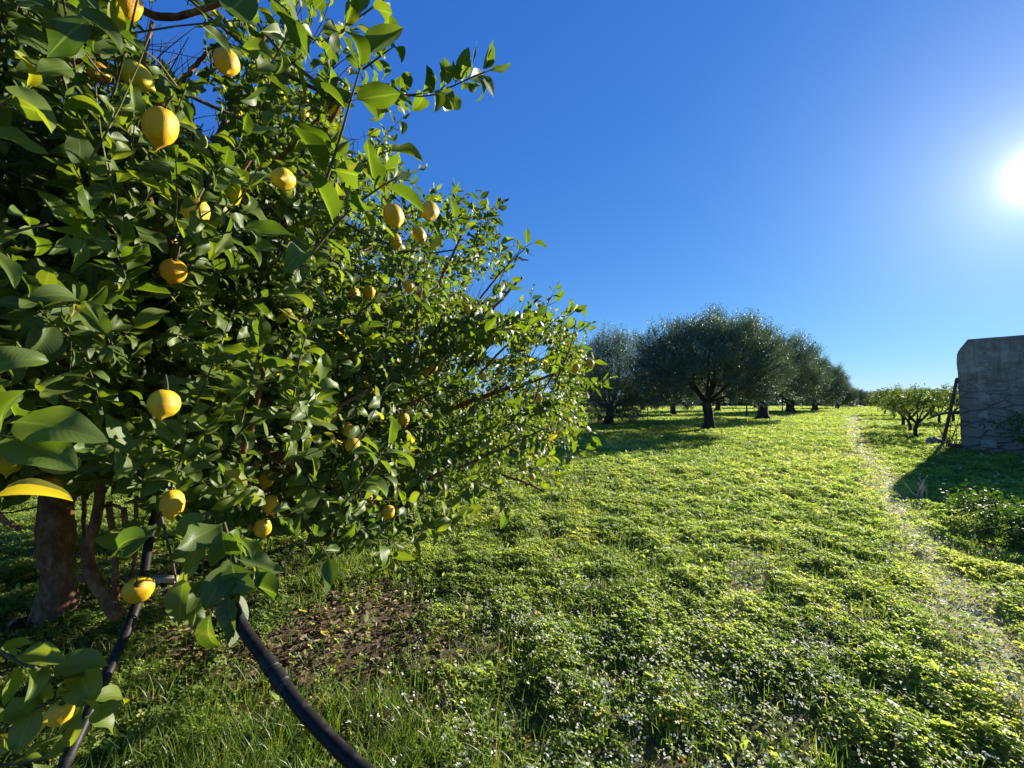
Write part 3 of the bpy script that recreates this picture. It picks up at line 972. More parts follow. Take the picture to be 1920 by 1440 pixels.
tb = MB()
limb(tb, [TB - [0, 0, .05], TB + [.02, 0, .4], TB + [0.05, -.05, .9]], .11, .10, 5, seg=14)
limbsB = []
for i, (tx, ty, td, r0) in enumerate([(760, 480, 3.0, .05), (900, 600, 2.9, .05), (1040, 700, 2.8, .045), (980, 520, 2.9, .04), (820, 800, 2.8, .04), (1000, 850, 2.9, .035), (660, 700, 3.2, .05), (870, 430, 2.8, .035)]):
    tip = P(tx, ty, td)
    fk = TB + [0.05, -.05, .85]
    limbsB.append(limb(tb, [fk, fk * .55 + tip * .45 + [0, 0, .12], tip], r0, .008, 150 + i))
for i, (a, b_, c_, r0, r1) in enumerate([
        (P(900, 700, 2.5), P(960, 640, 2.45), P(1030, 600, 2.4), .008, .004), (P(780, 620, 2.2), P(790, 540, 2.2), P(800, 450, 2.2), .008, .004),
        (P(900, 560, 2.35), P(940, 510, 2.35), P(985, 465, 2.35), .006, .003), (P(940, 890, 2.35), P(985, 905, 2.35), P(1020, 921, 2.35), .007, .005),
        (P(1040, 720, 2.5), P(1070, 650, 2.5), P(1080, 600, 2.5), .007, .003), (P(800, 900, 2.2), P(900, 860, 2.3), P(1030, 800, 2.45), .009, .004)]):
    limb(tb, [a, b_, c_], r0, r1, 170 + i, 16, 7, 0.03)
allp = np.vstack(limbsB)
cB = C[isB]
for i in gA.choice(len(cB), min(260, len(cB)), replace=False):
    dd_ = np.linalg.norm(allp - cB[i], axis=1)
    j = int(np.argmin(dd_))
    if dd_[j] < 1.0:
        a_, b_ = allp[j], cB[i]
        fb.twigs.tube(spline([a_, (a_ + b_) / 2 + gA.normal(0, .05, 3), b_], 7), np.linspace(.0065, .003, 7), 5, cap=False)
treeB = empty("lemon_tree", TB, "second lemon tree behind the near one, its thinner crown reaching towards the olive trees", "tree", "lemon trees")
link("trunk", tb.mesh("trunk", origin=TB), M["lemon_bark"], treeB)
link("twigs", fb.twigs.mesh("twigs", origin=TB), M["twig"], treeB)
link("foliage", fb.build(keep_leaf, TB), M["lemon_leaf"], treeB)


# ------------------------------------------------------------------ lemons
def lemon_mesh(seed, length=1.22, nip=0.16):
    g = np.random.default_rng(seed)
    nr_, ns = 22, 24
    t = np.linspace(0, math.pi, nr_)
    r = LEMON_R * np.sin(t) ** 0.92
    zz = LEMON_R * length * np.cos(t)
    zz[-5:] -= np.array([.00, .03, .12, .24, nip * 1.5]) * LEMON_R * 1.2         # nipple
    r[-5:] *= np.array([1, .92, .74, .60, .3])
    r[:3] *= np.array([0, .9, .97])
    zz[:2] -= LEMON_R * .06
    th = np.linspace(0, 2 * math.pi, ns, endpoint=False)
    v = np.stack([r[:, None] * np.cos(th), r[:, None] * np.sin(th), np.repeat(zz[:, None], ns, 1)], -1).reshape(-1, 3)
    w1, w2 = Wave(seed + 500, LEMON_R * 2.0), Wave(seed + 700, LEMON_R * .7)
    v *= (1 + 0.060 * w1(v) + 0.018 * w2(v))[:, None]
    i = np.arange(nr_ - 1)[:, None] * ns + np.arange(ns)[None]
    j = np.arange(nr_ - 1)[:, None] * ns + (np.arange(ns)[None] + 1) % ns
    mb = MB()
    mb.add(v, np.stack([i, i + ns, j + ns, j], -1).reshape(-1, 4))
    return mb.mesh("lemon")


lm = [lemon_mesh(s, *a) for s, a in enumerate([(1.18, .2), (1.06, .14), (1.28, .28), (1.12, .1)])]
lmg = lemon_mesh(9, 1.2, .2)
for m_ in lm: m_.materials.append(M["lemon"])
lmg.materials.append(M["lemon_green"])
sm = MB()
sm.tube(spline([[0, 0, LEMON_R * 1.0], [0.002, 0, LEMON_R * 1.5], [.010, .004, LEMON_R * 2.3]], 8), np.linspace(.0035, .0022, 8), 7)
sm.tube([[0, 0, LEMON_R * 1.06], [0, 0, LEMON_R * 1.16]], [.009, .005], 8)
stalk_me = sm.mesh("stalk")
stalk_me.materials.append(M["twig"])
gl = np.random.default_rng(61)
for i, ((x, y, wd, mt, lab), pos) in enumerate(zip(LEM, lem_pos)):
    o = link("lemon", lmg if mt else lm[int(gl.integers(0, 4))])
    o.location = pos
    tilt = gl.normal(0, 0.35, 2)
    o.rotation_euler = (tilt[0], tilt[1], gl.uniform(0, 6.28))
    if i == 5: o.rotation_euler = (R(-62), R(18), 0.5)
    if i == 9: o.rotation_euler = (R(-30), R(10), 0.5)
    if i == 22: o.rotation_euler = (R(4), R(-6), 0.5)
    tag(o, lab, "lemon", "lemons hanging in the lemon trees")
    link("stalk", stalk_me, None, o)
    o.scale = (gl.uniform(.76, .88),) * 3
# one fallen fruit
gp = G(378, 1160)
o = link("lemon", lm[0])
o.location = (gp[0], gp[1], gh(gp[None, :2])[0] + 0.038)
o.rotation_euler = (R(80), R(20), 0.7)
o.scale = (0.8,) * 3
tag(o, "fallen lemon lying on the bare soil under the tree", "lemon")

# ------------------------------------------------------------------ irrigation pipes
def pipe(pts, rad, label, n=70):
    pl = spline(pts, n)
    e = empty("irrigation_pipe", pl[0], label, "pipe", "irrigation pipes hanging from the lemon tree")
    mb = MB()
    mb.tube(pl, rad, 18)
    link("pipe_body", mb.mesh("pipe_body", origin=pl[0]), M["pipe"], e)
    return e, pl


e1, pl1 = pipe([P(415, 1000, 1.0), P(425, 1085, .93), P(448, 1162, .86), P(498, 1237, .80), P(562, 1325, .73), P(634, 1402, .68), P(700, 1462, .64),
                P(780, 1530, .60), P(900, 1640, .54), np.array([.15, .2, .55]), np.array([.3, -.2, .03])], 0.0118,
               "thick black pipe with a coupling, slanting from the leaves to the bottom edge")
mb = MB()
def near_px(pl, x, y):
    a, b_, _ = proj(pl)
    return int(np.argmin(np.hypot(a - x, b_ - y)))
fine = spline(pl1, 700)
for (x, y, r) in ((505, 1248, .0136), (524, 1274, .0138)):
    j = near_px(fine[:500], x, y)
    mb.tube(fine[j - 7:j + 8], r, 20)
link("coupling", mb.mesh("coupling", origin=pl1[0]), M["coupling"], e1)
e2, pl2 = pipe([P(292, 960, 1.15), P(280, 1010, 1.08), P(268, 1090, 1.0), P(245, 1165, .92), P(205, 1255, .86), P(165, 1340, .80), P(118, 1440, .74),
                P(60, 1560, .70), np.array([-.72, .5, .35]), np.array([-.7, .3, .02])], 0.0100,
               "thinner black pipe with a pale sheen running down past the lowest lemon at lower left")

# plank lying in the litter
gp = G(292, 1097)
mb = MB()
mb.box((0, 0, 0.03), (0.36, 0.12, 0.04))
mp_ = mb.mesh("plank", smooth=False)
o = link("plank", mp_, M["plank"])
o.location = (gp[0] - .05, gp[1] + .05, gh(gp[None, :2])[0] + .012)
o.rotation_euler = (R(-10), R(4), R(8))
bv = o.modifiers.new("bevel", 'BEVEL'); bv.width = .006; bv.segments = 2
tag(o, "short pale wooden plank lying on the ground behind the lowest lemon", "plank")


# ------------------------------------------------------------------ meadow plants (stuff)
def leaflet_template():
    """three broad leaflets, each folded, about 1 unit across"""
    V, Q, n = [], [], 0
    for a in (0, 2.09, 4.19):
        ca, sa = math.cos(a), math.sin(a)
        loc = np.array([[0.04, 0, 0], [.25, -.20, .06], [.27, 0, .0], [.25, .20, .06], [.52, -.17, .02], [.50, 0, -.06], [.52, .17, .02]])
        rot = np.column_stack([loc[:, 0] * ca - loc[:, 1] * sa, loc[:, 0] * sa + loc[:, 1] * ca, loc[:, 2]])
        V.append(rot)
        Q += [[n, n + 1, n + 4, n + 2], [n, n + 2, n + 6, n + 3]]
        Q[-2:] = [[n + 0, n + 1, n + 4, n + 5], [n + 0, n + 5, n + 6, n + 3]]
        n += 7
    return np.vstack(V).astype(np.float32), np.array(Q)


def rot_frame(N, g, tilt, lean=None):
    n = nrm(np.column_stack([g.normal(0, tilt, N), g.normal(0, tilt, N), np.ones(N)]) + (0 if lean is None else lean))
    a = g.uniform(0, 6.28, N)
    h = np.column_stack([np.cos(a), np.sin(a), np.zeros(N)])
    d = nrm(h - (h * n).sum(-1, keepdims=True) * n)
    return d, np.cross(n, d), n


def scatter(n_try, dmax, k0, g, dmin=1.1, power=2.0, d0=4.0):
    """ground points with density k0 per square metre near, thinning with distance"""
    # sample distance by inverse-cdf of density*d
    ds = np.exp(np.linspace(math.log(dmin), math.log(dmax), 600))
    dens = k0 * np.minimum(1, (d0 / ds) ** power)
    half = 1.32
    pdf = dens * 2 * half * ds
    cdf = np.concatenate([[0], np.cumsum((pdf[1:] + pdf[:-1]) / 2 * np.diff(ds))])
    N = int(cdf[-1])
    d = np.interp(g.uniform(0, cdf[-1], N), cdf, ds)
    x = g.uniform(-half, half, N) * d
    return np.column_stack([x, d]), d


def visible_side(xy):
    """skip what the lemon trees and the picture's left hide beyond 7 m"""
    px_ = 960 + F * xy[:, 0] / np.maximum(xy[:, 1], .1)
    return ~((xy[:, 1] > 8) & (px_ < 700))


def canopy(xy):
    """height of the weed carpet: hummocks and hollows"""
    d = np.linalg.norm(xy, axis=1)
    h = 0.050 + 0.036 * n_hum(xy) + 0.020 * n_hum2(xy) + 0.02 * n_zone2(xy)
    return np.clip(h, 0.012, 0.16) * (1 + 0.01 * d)


gm = np.random.default_rng(91)
tv, tq = leaflet_template()
xy, d = scatter(0, 95, 5600, gm, power=1.95)
keep = visible_side(xy)
xy, d = xy[keep], d[keep]
dryv, barev = zones(xy)
hum = n_hum(xy) + 0.6 * n_zone2(xy)
longg = np.clip(1.2 - np.hypot((xy[:, 0] + 0.65) / 0.9, (xy[:, 1] - 1.75) / 1.1) + .3 * n_zone(xy), 0, 1)      # long grass zone
pkeep = np.clip(0.72 + 0.45 * hum, 0.15, 1) * (1 - 0.87 * dryv) * (1 - 0.93 * barev) * (1 - 0.75 * longg)
keep = gm.random(len(xy)) < pkeep
xy, d = xy[keep], d[keep]
N = len(xy)
h = canopy(xy)
z = gh(xy) + h * gm.uniform(0.25, 1.0, N) ** 0.7
dv, bv_, nv_ = rot_frame(N, gm, 0.55, 0.40 * SUN * [1, 1, 0])
size = 0.033 * gm.uniform(0.6, 1.35, N) * np.maximum(1, (d / 4.0)) ** 0.62
V = np.column_stack([xy, z])[:, None] + size[:, None, None] * (tv[None, :, 0:1] * dv[:, None] + tv[None, :, 1:2] * bv_[:, None] + tv[None, :, 2:3] * nv_[:, None])
Q = tq[None] + (np.arange(N) * len(tv))[:, None, None]
tint = np.clip(0.44 + 0.28 * n_zone(xy) + 0.16 * n_far(xy) + gm.normal(0, .17, N), 0, 0.95)
tint = np.where(gm.random(N) < .02, 1.0, tint)
mb = MB()
mb.add(V, Q.reshape(-1, 4), tint=np.repeat(tint, len(tv)))
print("clover", N)
tag(link("clover", mb.mesh("clover"), M["clover"]), "low carpet of bright green clover and broad leaved weeds", kind="stuff")


def blades(mb, xy, height, width, g, tint, lean=0.35, segs=3, wind=(0., 0.)):
    N = len(xy)
    a = g.uniform(0, 6.28, N)
    hd = np.column_stack([np.cos(a), np.sin(a)]) * np.abs(g.normal(lean, .25, N))[:, None] + np.array(wind)
    sd_ = nrm(np.column_stack([-np.sin(a + g.normal(0, .5, N)), np.cos(a), np.zeros(N)]))
    t = np.linspace(0, 1, segs + 1)
    base = np.column_stack([xy, gh(xy) - .005])
    ctr = base[:, None] + np.stack([hd[:, None, 0] * (t ** 1.8)[None] * height[:, None], hd[:, None, 1] * (t ** 1.8)[None] * height[:, None],
                                    (t - 0.25 * np.clip(np.linalg.norm(hd, axis=1), 0, 1.6)[:, None] * t ** 2.5) * height[:, None]], -1)
    wd = width[:, None] * (1 - t[None] ** 1.7 * .93) * .5
    L = ctr - sd_[:, None] * wd[..., None]
    Rr = ctr + sd_[:, None] * wd[..., None]
    V = np.stack([L, Rr], 2).reshape(N, -1, 3)
    qi = np.array([[2 * i, 2 * i + 1, 2 * i + 3, 2 * i + 2] for i in range(segs)])
    Q = qi[None] + (np.arange(N) * 2 * (segs + 1))[:, None, None]
    mb.add(V, Q.reshape(-1, 4), tint=np.repeat(tint, 2 * (segs + 1)))


mb = MB()
xy, d = scatter(0, 70, 1500, gm, power=1.9)
keep = visible_side(xy)
xy, d = xy[keep], d[keep]
dryv, barev = zones(xy)
tuft = Wave(71, 0.5, dim=2, n=12)(xy)
longg = np.clip(1.25 - np.hypot((xy[:, 0] + 0.65) / 1.0, (xy[:, 1] - 1.75) / 1.2) + .3 * n_zone(xy), 0, 1)
pk = np.clip(.35 + .4 * tuft + .7 * longg, .05, 1) * (1 - .88 * barev)
keep = gm.random(len(xy)) < pk
xy, d, dryv, longg = xy[keep], d[keep], dryv[keep], longg[keep]
N = len(xy)
hgt = (0.07 + 0.05 * gm.random(N) + .06 * longg * gm.random(N)) * np.clip(d / 5, 1, 2.2) ** .6 * (1 - .5 * dryv)
wdt = (0.0035 + .0015 * gm.random(N)) * np.maximum(1, d / 3.0) ** .85
tint = np.clip(.4 + .2 * gm.normal(size=N), 0, .82)
tint = np.where(gm.random(N) < .05 + .6 * dryv, gm.uniform(.86, 1, N), tint)
blades(mb, xy, hgt, wdt, gm, tint)
# straw on the trodden path
xy, d = scatter(0, 30, 2200, gm, power=1.7)
dryv, barev = zones(xy)
keep = (gm.random(len(xy)) < dryv * .6)
xy, d = xy[keep], d[keep]
N = len(xy)
blades(mb, xy, .05 * gm.uniform(.5, 1.4, N) * np.maximum(1, d / 5) ** .4, .003 * np.maximum(1, d / 3) ** .9, gm, gm.uniform(.8, 1, N), lean=1.2)
# extra long grass at the lower left and tufts under the lemon tree
pts = []
for cx, cy, r, n in [(-.75, 1.65, .55, 5200), (-.35, 1.5, .4, 1600), (-1.2, 1.6, .5, 3000), (-1.3, 1.95, .35, 1400), (-1.65, 4.0, .25, 900), (-1.55, 3.55, .2, 800), (-1.2, 3.9, .3, 700), (-2.2, 2.1, .5, 1300)]:
    aa, rr = gm.uniform(0, 6.28, n), r * np.sqrt(gm.random(n))
    pts.append(np.column_stack([cx + rr * np.cos(aa), cy + rr * np.sin(aa)]))
xy = np.vstack(pts)
xy = xy[xy[:, 1] > .9]
keep = gm.random(len(xy)) < np.clip(.5 + .6 * n_hum2(xy), .05, 1)
xy = xy[keep]
N = len(xy)
blades(mb, xy, gm.uniform(.06, .20, N), gm.uniform(.0030, .0058, N), gm, np.where(gm.random(N) < .06, .92, np.clip(gm.normal(.45, .2, N), 0, .8)), lean=.5, segs=5)
tag(link("grass", mb.mesh("grass"), M["grass"]), "green grass blades and tufts growing through the meadow", kind="stuff")

# broad single weed leaves catching the sun
mb = MB()
xy, d = scatter(0, 14, 60, gm, power=1.5)
dryv, barev = zones(xy)
keep = (gm.random(len(xy)) < (1 - dryv) * (1 - .7 * barev) * np.clip(.5 + .6 * n_zone(xy), 0, 1))
xy, d = xy[keep], d[keep]
N = len(xy)
dv, bv_, nv_ = rot_frame(N, gm, .6)
put_leaves(mb, np.column_stack([xy, gh(xy) + canopy(xy) * gm.uniform(.5, 1.05, N)]), nrm(dv + UP * .5), nv_, gm.uniform(.035, .065, N) * np.maximum(1, d / 6), np.clip(gm.normal(.45, .15, N), 0, .9), T_FAR, gm, uv=False)
tag(link("broad_leaf_weeds", mb.mesh("broad_leaf_weeds"), M["clover"]), "scattered broad weed leaves among the clover", kind="stuff")

# tiny white and a few orange flowers
mb = MB()
xy, d = scatter(0, 13, 330, gm, power=1.3, d0=3.0)
zz_ = Wave(72, 1.0, dim=2)(xy)
reg = np.clip(1.3 - np.hypot((xy[:, 0] - .75) / 1.2, (xy[:, 1] - 2.2) / 1.15), 0, 1) + .04
keep = gm.random(len(xy)) < np.clip(reg * (.6 + .7 * zz_), 0, 1)
xy, d = xy[keep], d[keep]
rep = np.repeat(np.arange(len(xy)), 5)
xyz = np.column_stack([xy, gh(xy) + canopy(xy) + .04 + .06 * gm.random(len(xy))])[rep] + gm.normal(0, .008, (len(rep), 3)) * [1, 1, .7]
dv, bv_, nv_ = rot_frame(len(rep), gm, .7)
flower_t = np.where(gm.random(len(xy)) < .03, .95, .3)[rep]
put_leaves(mb, xyz, dv, nv_, gm.uniform(.009, .016, len(rep)) * np.maximum(1, d[rep] / 4), flower_t, [leaf_template(3, 4, .42, .1, .3, 0, 0, gm, petiole=0)], gm, uv=False)
tag(link("wildflowers", mb.mesh("wildflowers"), M["petal"]), "sprinkling of tiny white wildflowers in the near meadow", kind="stuff")

# dead leaves on the bare soil
mb = MB()
n = 16000
xy = np.column_stack([gm.uniform(-3.6, .3, n), gm.uniform(1.4, 5.2, n)])
dryv, barev = zones(xy)
keep = gm.random(n) < np.clip(barev * .8 + .06, 0, 1)
xy = xy[keep]
N = len(xy)
dv, bv_, nv_ = rot_frame(N, gm, .35)
put_leaves(mb, np.column_stack([xy, gh(xy) + .004 + .014 * gm.random(N)]), dv, nv_, gm.uniform(.022, .06, N), np.clip(gm.beta(1.6, 2.0, N), 0, .93), T_FAR, gm, uv=False)
for (x, y) in ((246, 1210), (620, 1200), (560, 1150), (690, 1190), (240, 1285), (610, 1310), (650, 1250)):
    q_ = G(x, y)[None]
    dv, bv_, nv_ = rot_frame(1, gm, .3)
    put_leaves(mb, q_ + [0, 0, .035], dv, nv_, np.array([.075]), np.array([1.0]), T_MID, gm, uv=False)
tag(link("leaf_litter", mb.mesh("leaf_litter"), M["litter"]), "brown dead leaves and straw littering the bare soil under the lemon tree", kind="stuff")


# ------------------------------------------------------------------ olive trees
def olive_tree(seed, rad=3.2, top=5.9, skirt=1.5, n_shoots=5200, trunk_h=1.25, trunk_r=.36, lean=(0.0, 0.0), front=None):
    g = np.random.default_rng(seed)
    tm = MB()
    z = np.linspace(-.1, trunk_h, 24)
    th = np.linspace(0, 2 * math.pi, 26, endpoint=False)
    flare = trunk_r * (.78 + .85 * np.exp(-np.clip(z, 0, 9) * 3.2) + .12 * (z / trunk_h) ** 2)
    ridges = 1 + .16 * np.sin(th * 5 + 1) + .10 * np.sin(th * 3 + 2)
    v = []
    for zi, fi in zip(z, flare):
        tw = .5 * zi
        rr = fi * (1 + (.13 * np.sin(th * 5 + 1 + tw * 3) + .09 * np.sin(th * 3 + 2 - tw) + .04 * g.normal(size=26)))
        v.append(np.column_stack([rr * np.cos(th) + .10 * math.sin(zi * 2.2) + lean[0] * zi, rr * np.sin(th) + lean[1] * zi, np.full(26, zi)]))
    v = np.vstack(v)
    i = np.arange(23)[:, None] * 26 + np.arange(26)[None]
    j = np.arange(23)[:, None] * 26 + (np.arange(26)[None] + 1) % 26
    tm.add(v, np.stack([i, j, j + 26, i + 26], -1).reshape(-1, 4))
    fk = np.array([.10 * math.sin(trunk_h * 2.2) + lean[0] * trunk_h, lean[1] * trunk_h, trunk_h - .12])
    lumps = []
    cz = skirt + (top - skirt) * .42
    nl = 9
    for q in range(nl):
        a = q * 2 * math.pi / nl + g.normal(0, .25)
        el = g.uniform(.15, 1.1) if q % 3 else 1.25
        tip = np.array([math.cos(a) * math.cos(el) * rad * .82, math.sin(a) * math.cos(el) * rad * .82, cz + math.sin(el) * (top - cz) * .78])
        mid = fk * .55 + tip * .45 + np.array([math.cos(a) * .25, math.sin(a) * .25, -.15])
        pl = limb(tm, [fk, fk * .8 + mid * .2 + [0, 0, .1], mid, tip], trunk_r * g.uniform(.30, .48), .025, seed * 30 + q, 22, 8, .07)
        lumps.append(pl)
        for s_ in range(4):
            b0 = pl[int(g.integers(9, 20))]
            t2 = b0 + nrm(g.normal(size=3) + nrm(b0 - fk) + [0, 0, .1]) * rad * g.uniform(.25, .5)
            lumps.append(limb(tm, [b0, (b0 + t2) / 2 + g.normal(0, .1, 3), t2], .045, .012, seed * 90 + q * 5 + s_, 12, 5, .05))
    # crown: uneven dome made of leafy shoots
    w1 = Wave(seed + 900, 2.6, n=12); w2 = Wave(seed + 901, 1.0, n=12)
    N = n_shoots * 3
    u = nrm(g.normal(size=(N, 3)))
    rr = g.random(N) ** .30
    e = u * rr[:, None]
    p = np.column_stack([e[:, 0] * rad, e[:, 1] * rad, np.where(e[:, 2] > 0, cz + e[:, 2] * (top - cz), cz + e[:, 2] * (cz - skirt))])
    su = u * 3.0
    lim = .84 + .22 * w1(su + p * .25) + .14 * w2(p)
    ok = rr < np.clip(lim, .5, 1.08)
    # hollow underside round the trunk
    under = (p[:, 2] < cz - .3) & (np.hypot(p[:, 0], p[:, 1]) < rad * (.50 - .30 * (p[:, 2] - skirt) / (cz - skirt)))
    if front != 'bush': ok &= ~under
    az = np.arctan2(p[:, 1], p[:, 0])
    rag = .55 * np.sin(az * 3 + seed) + .35 * np.sin(az * 7 + 2 * seed)
    if front == 'bush': rag = rag * .3
    elif front is not None: rag = rag * .5 + 1.55 * np.clip(np.cos(az - front), 0, 1) ** 6
    ok &= p[:, 2] > skirt + np.clip(rag, -.2, 2)
    ok &= g.random(N) < np.clip(.58 + 1.0 * w2(p * 1.0), .05, 1)
    p = p[ok][:n_shoots]
    p[:, :2] += fk[:2]
    n = len(p)
    outw = nrm((p - [fk[0], fk[1], cz - .6]) / [rad, rad, (top - cz)])
    low = np.clip((cz - p[:, 2]) / (cz - skirt), 0, 1)
    dirs = nrm(outw * .55 + UP * (.75 - 1.1 * low)[:, None] + np.array([.12, 0, 0]) + g.normal(0, .28, (n, 3)))
    ln_ = g.uniform(.30, .80, n) * (1 + .35 * np.clip((p[:, 2] - cz) / (top - cz), 0, 1)) * (1 - .3 * low)
    fm = MB()
    K = 15
    a_ = nrm(np.cross(dirs, UP + .01)); b_ = np.cross(dirs, a_)
    sh = np.clip(.5 + .22 * w2(p) + g.normal(0, .15, n), 0, 1)
    tv_, tq_ = np.array([[0, 0, 0], [.45, -.5, 0], [1, 0, 0], [.45, .5, 0]], np.float32), np.array([[0, 1, 2, 3]])
    for kx in range(K):
        t = (kx + g.random(n)) / K
        pos = p + dirs * (ln_ * t)[:, None] + g.normal(0, .02, (n, 3))
        ph = kx * 2.4 + g.uniform(0, 6.28, n)
        d = nrm(dirs * .9 + (np.cos(ph)[:, None] * a_ + np.sin(ph)[:, None] * b_) * .75 + g.normal(0, .15, (n, 3)))
        nn = nrm(UP + g.normal(0, .6, (n, 3)))
        nn = nrm(nn - (nn * d).sum(-1, keepdims=True) * d)
        bb = np.cross(nn, d)
        L = g.uniform(.08, .15, n); W = L * .26
        V = pos[:, None] + tv_[None, :, 0:1] * (d * L[:, None])[:, None] + tv_[None, :, 1:2] * (bb * W[:, None])[:, None]
        fm.add(V.reshape(-1, 3), (tq_[None] + (np.arange(n) * 4)[:, None, None]).reshape(-1, 4), tint=np.repeat(np.clip(sh + g.normal(0, .12, n), 0, 1), 4))
    tw = MB()
    return tm.mesh("trunk"), fm.mesh("crown", smooth=False)


OLV = [olive_tree(101, 3.5, 5.75, 1.15, 9500, 1.35, .22, lean=(-.03, .06), front=R(-137)), olive_tree(202, 3.3, 6.3, 1.0, 7500, 1.1, .32), olive_tree(303, 2.9, 5.8, .55, 7000, 1.0, .25), olive_tree(404, 3.0, 5.6, .1, 5600, .9, .22, front='bush')]
for t_, c_ in OLV:
    t_.materials.append(M["olive_bark"]); c_.materials.append(M["olive_leaf"])


def place_olive(x, y, var, rz, s, label, group="olive trees of the grove"):
    t_, c_ = OLV[var]
    zz = float(gh(np.array([[x, y]]))[0])
    o = empty("olive_tree", (x, y, zz), label, "tree", group, rz)
    o.scale = (s[0], s[0], s[1])
    link("trunk", t_, None, o)
    link("crown", c_, None, o)
    return o


def at(px_, d):
    return (px_ - 960) / F * d, d


olives = [
    (1328, 20.7, 0, 0.4, (1.03, 0.935), "broad olive tree with a thick forked trunk, nearest and widest in the open meadow"),
    (1430, 33.5, 1, 1.1, (1.2, 1.10), "olive tree directly behind the right side of the widest one, black trunk showing"),
    (1484, 50.0, 1, 2.6, (1.3, 1.14), "third olive of the front row, silvery upright shoots against the sky"),
    (1528, 58.0, 2, 3.9, (1.3, 1.2), "fourth olive of the front row, last before the dark low trees"),
    (1140, 26.5, 3, 0.2, (1.0, 1.02), "bushy olive tree at the edge of the lemon foliage, crown almost to the grass"),
    (1262, 42.0, 2, 1.7, (1.0, 0.95), "olive tree seen under and behind the left half of the widest crown"),
    (1345, 57.0, 1, 5.0, (1.0, 0.9), "olive tree deep in the grove behind the widest trunk"),
    (1090, 46.0, 1, 4.0, (1.1, 0.95), "olive tree far behind the bushy one, mostly hidden by the lemon leaves"),
    (1205, 62.0, 2, 2.2, (1.1, 0.9), "distant olive in the gap between bushy and widest olive trees"),
    (1416, 75.0, 1, 0.9, (1.0, 0.85), "distant olive between the first two front row trunks"),
    (1568, 74.0, 2, 5.4, (1.05, 0.82), "dark olive tree right after the silvery front row, lower than it"),
    (1595, 92.0, 1, 0.3, (1.0, 0.62), "small distant olive where the front row meets the far tree line"),
]
for px_, d, var, rz, s, lab in olives:
    x, y = at(px_, d)
    place_olive(x, y, var, rz, s, lab)
fars = [(1622, 100, 2, 1.0, (1.1, .58)), (1655, 105, 1, 2.0, (1.2, .55)), (1690, 110, 2, 3.0, (1.3, .60)), (1728, 112, 1, 4.4, (1.2, .62)), (1766, 108, 2, 5.2, (1.3, .66)), (1800, 112, 1, 1.3, (1.3, .6))]
lab = ["far grove tree just right of the olive row's end", "far grove tree second from the olive row's end", "far grove tree behind the yellowish citrus crown",
       "far grove tree above the small citrus trees", "far grove tree just left of the leaning pole", "far grove tree hidden behind the shed corner"]
for (px_, d, var, rz, s), l_ in zip(fars, lab):
    x, y = at(px_, d)
    place_olive(x, y, var, rz, s, l_, "far trees at the end of the meadow")

# far-off wood closing the meadow
mb = MB()
gw = np.random.default_rng(8)
for q in range(230):
    px_ = gw.uniform(300, 2100)
    d = gw.uniform(108, 165)
    x, y = at(px_, d)
    r_ = gw.uniform(2.2, 4.0); hh = gw.uniform(2.6, 4.4) if px_ > 1500 else gw.uniform(3, 5)
    n = 560
    u = nrm(gw.normal(size=(n, 3))); u[:, 2] = np.abs(u[:, 2])
    p_ = u * (gw.random((n, 1)) ** .3) * [r_, r_, hh + .4] + [x, y, -.4]
    dv, bv_, nv_ = rot_frame(n, gw, .8)
    put_leaves(mb, p_, dv, nv_, gw.uniform(.5, .95, n), np.clip(gw.normal(.35, .2, n), 0, 1), [leaf_template(3, 4, .3, .2, .4, 0, 0, gw, petiole=0)], gw, uv=False)
tag(link("distant_wood", mb.mesh("distant_wood"), M["olive_leaf"]), "far off band of dark trees closing the meadow at the horizon", kind="stuff")


# thin young trees standing between the olives
def sapling(seed, h=2.6):
    g = np.random.default_rng(seed)
    tm = MB()
    pl = limb(tm, [[0, 0, -.05], [.03, .02, h * .35], [-.03, 0, h * .7], [0.02, .03, h]], .07, .02, seed, 16, 8, .04)
    for q in range(6):
        b0 = pl[int(g.integers(8, 15))]
        limb(tm, [b0, b0 + nrm(g.normal(size=3) + [0, 0, .8]) * .6], .022, .008, seed + q, 6, 5)
    n = 240
    u = nrm(g.normal(size=(n, 3)))
    p = u * (g.random((n, 1)) ** .4) * [.9, .9, .8] + [0, 0, h * .95]
    fm = MB()
    f = Foliage(seed)
    f.shoots(p, u + UP * .5, .3, 9, .10, twig=0, tint=(.1, .8), yellow=.02)
    A = np.vstack(f.L)
    put_leaves(fm, A[:, :3], A[:, 3:6], A[:, 6:9], A[:, 9], A[:, 10], T_FAR, g, uv=False)
    return tm.mesh("trunk"), fm.mesh("crown")


SAP = sapling(5)
SAP[0].materials.append(M["olive_bark"]); SAP[1].materials.append(M["olive_leaf"])
for (x0, y0, rz, s, l_) in [(1400, 783, 0, 1.0, "thin young tree with a dark stick trunk, right of the widest olive"),
                            (1266, 778, 2, .95, "thin young tree left of the widest olive's trunk"),
                            (1467, 774, 4, 1.1, "slender young tree just left of the third olive trunk"),
                            (1215, 792, 1, .55, "low young olive shoot by the bushy olive, tips in the grass")]:
    q_ = G(x0, y0)
    o = empty("young_tree", (q_[0], q_[1], 0), l_, "tree", "young trees between the olives", rz)
    o.scale = (s,) * 3
    link("trunk", SAP[0], None, o); link("crown", SAP[1], None, o)


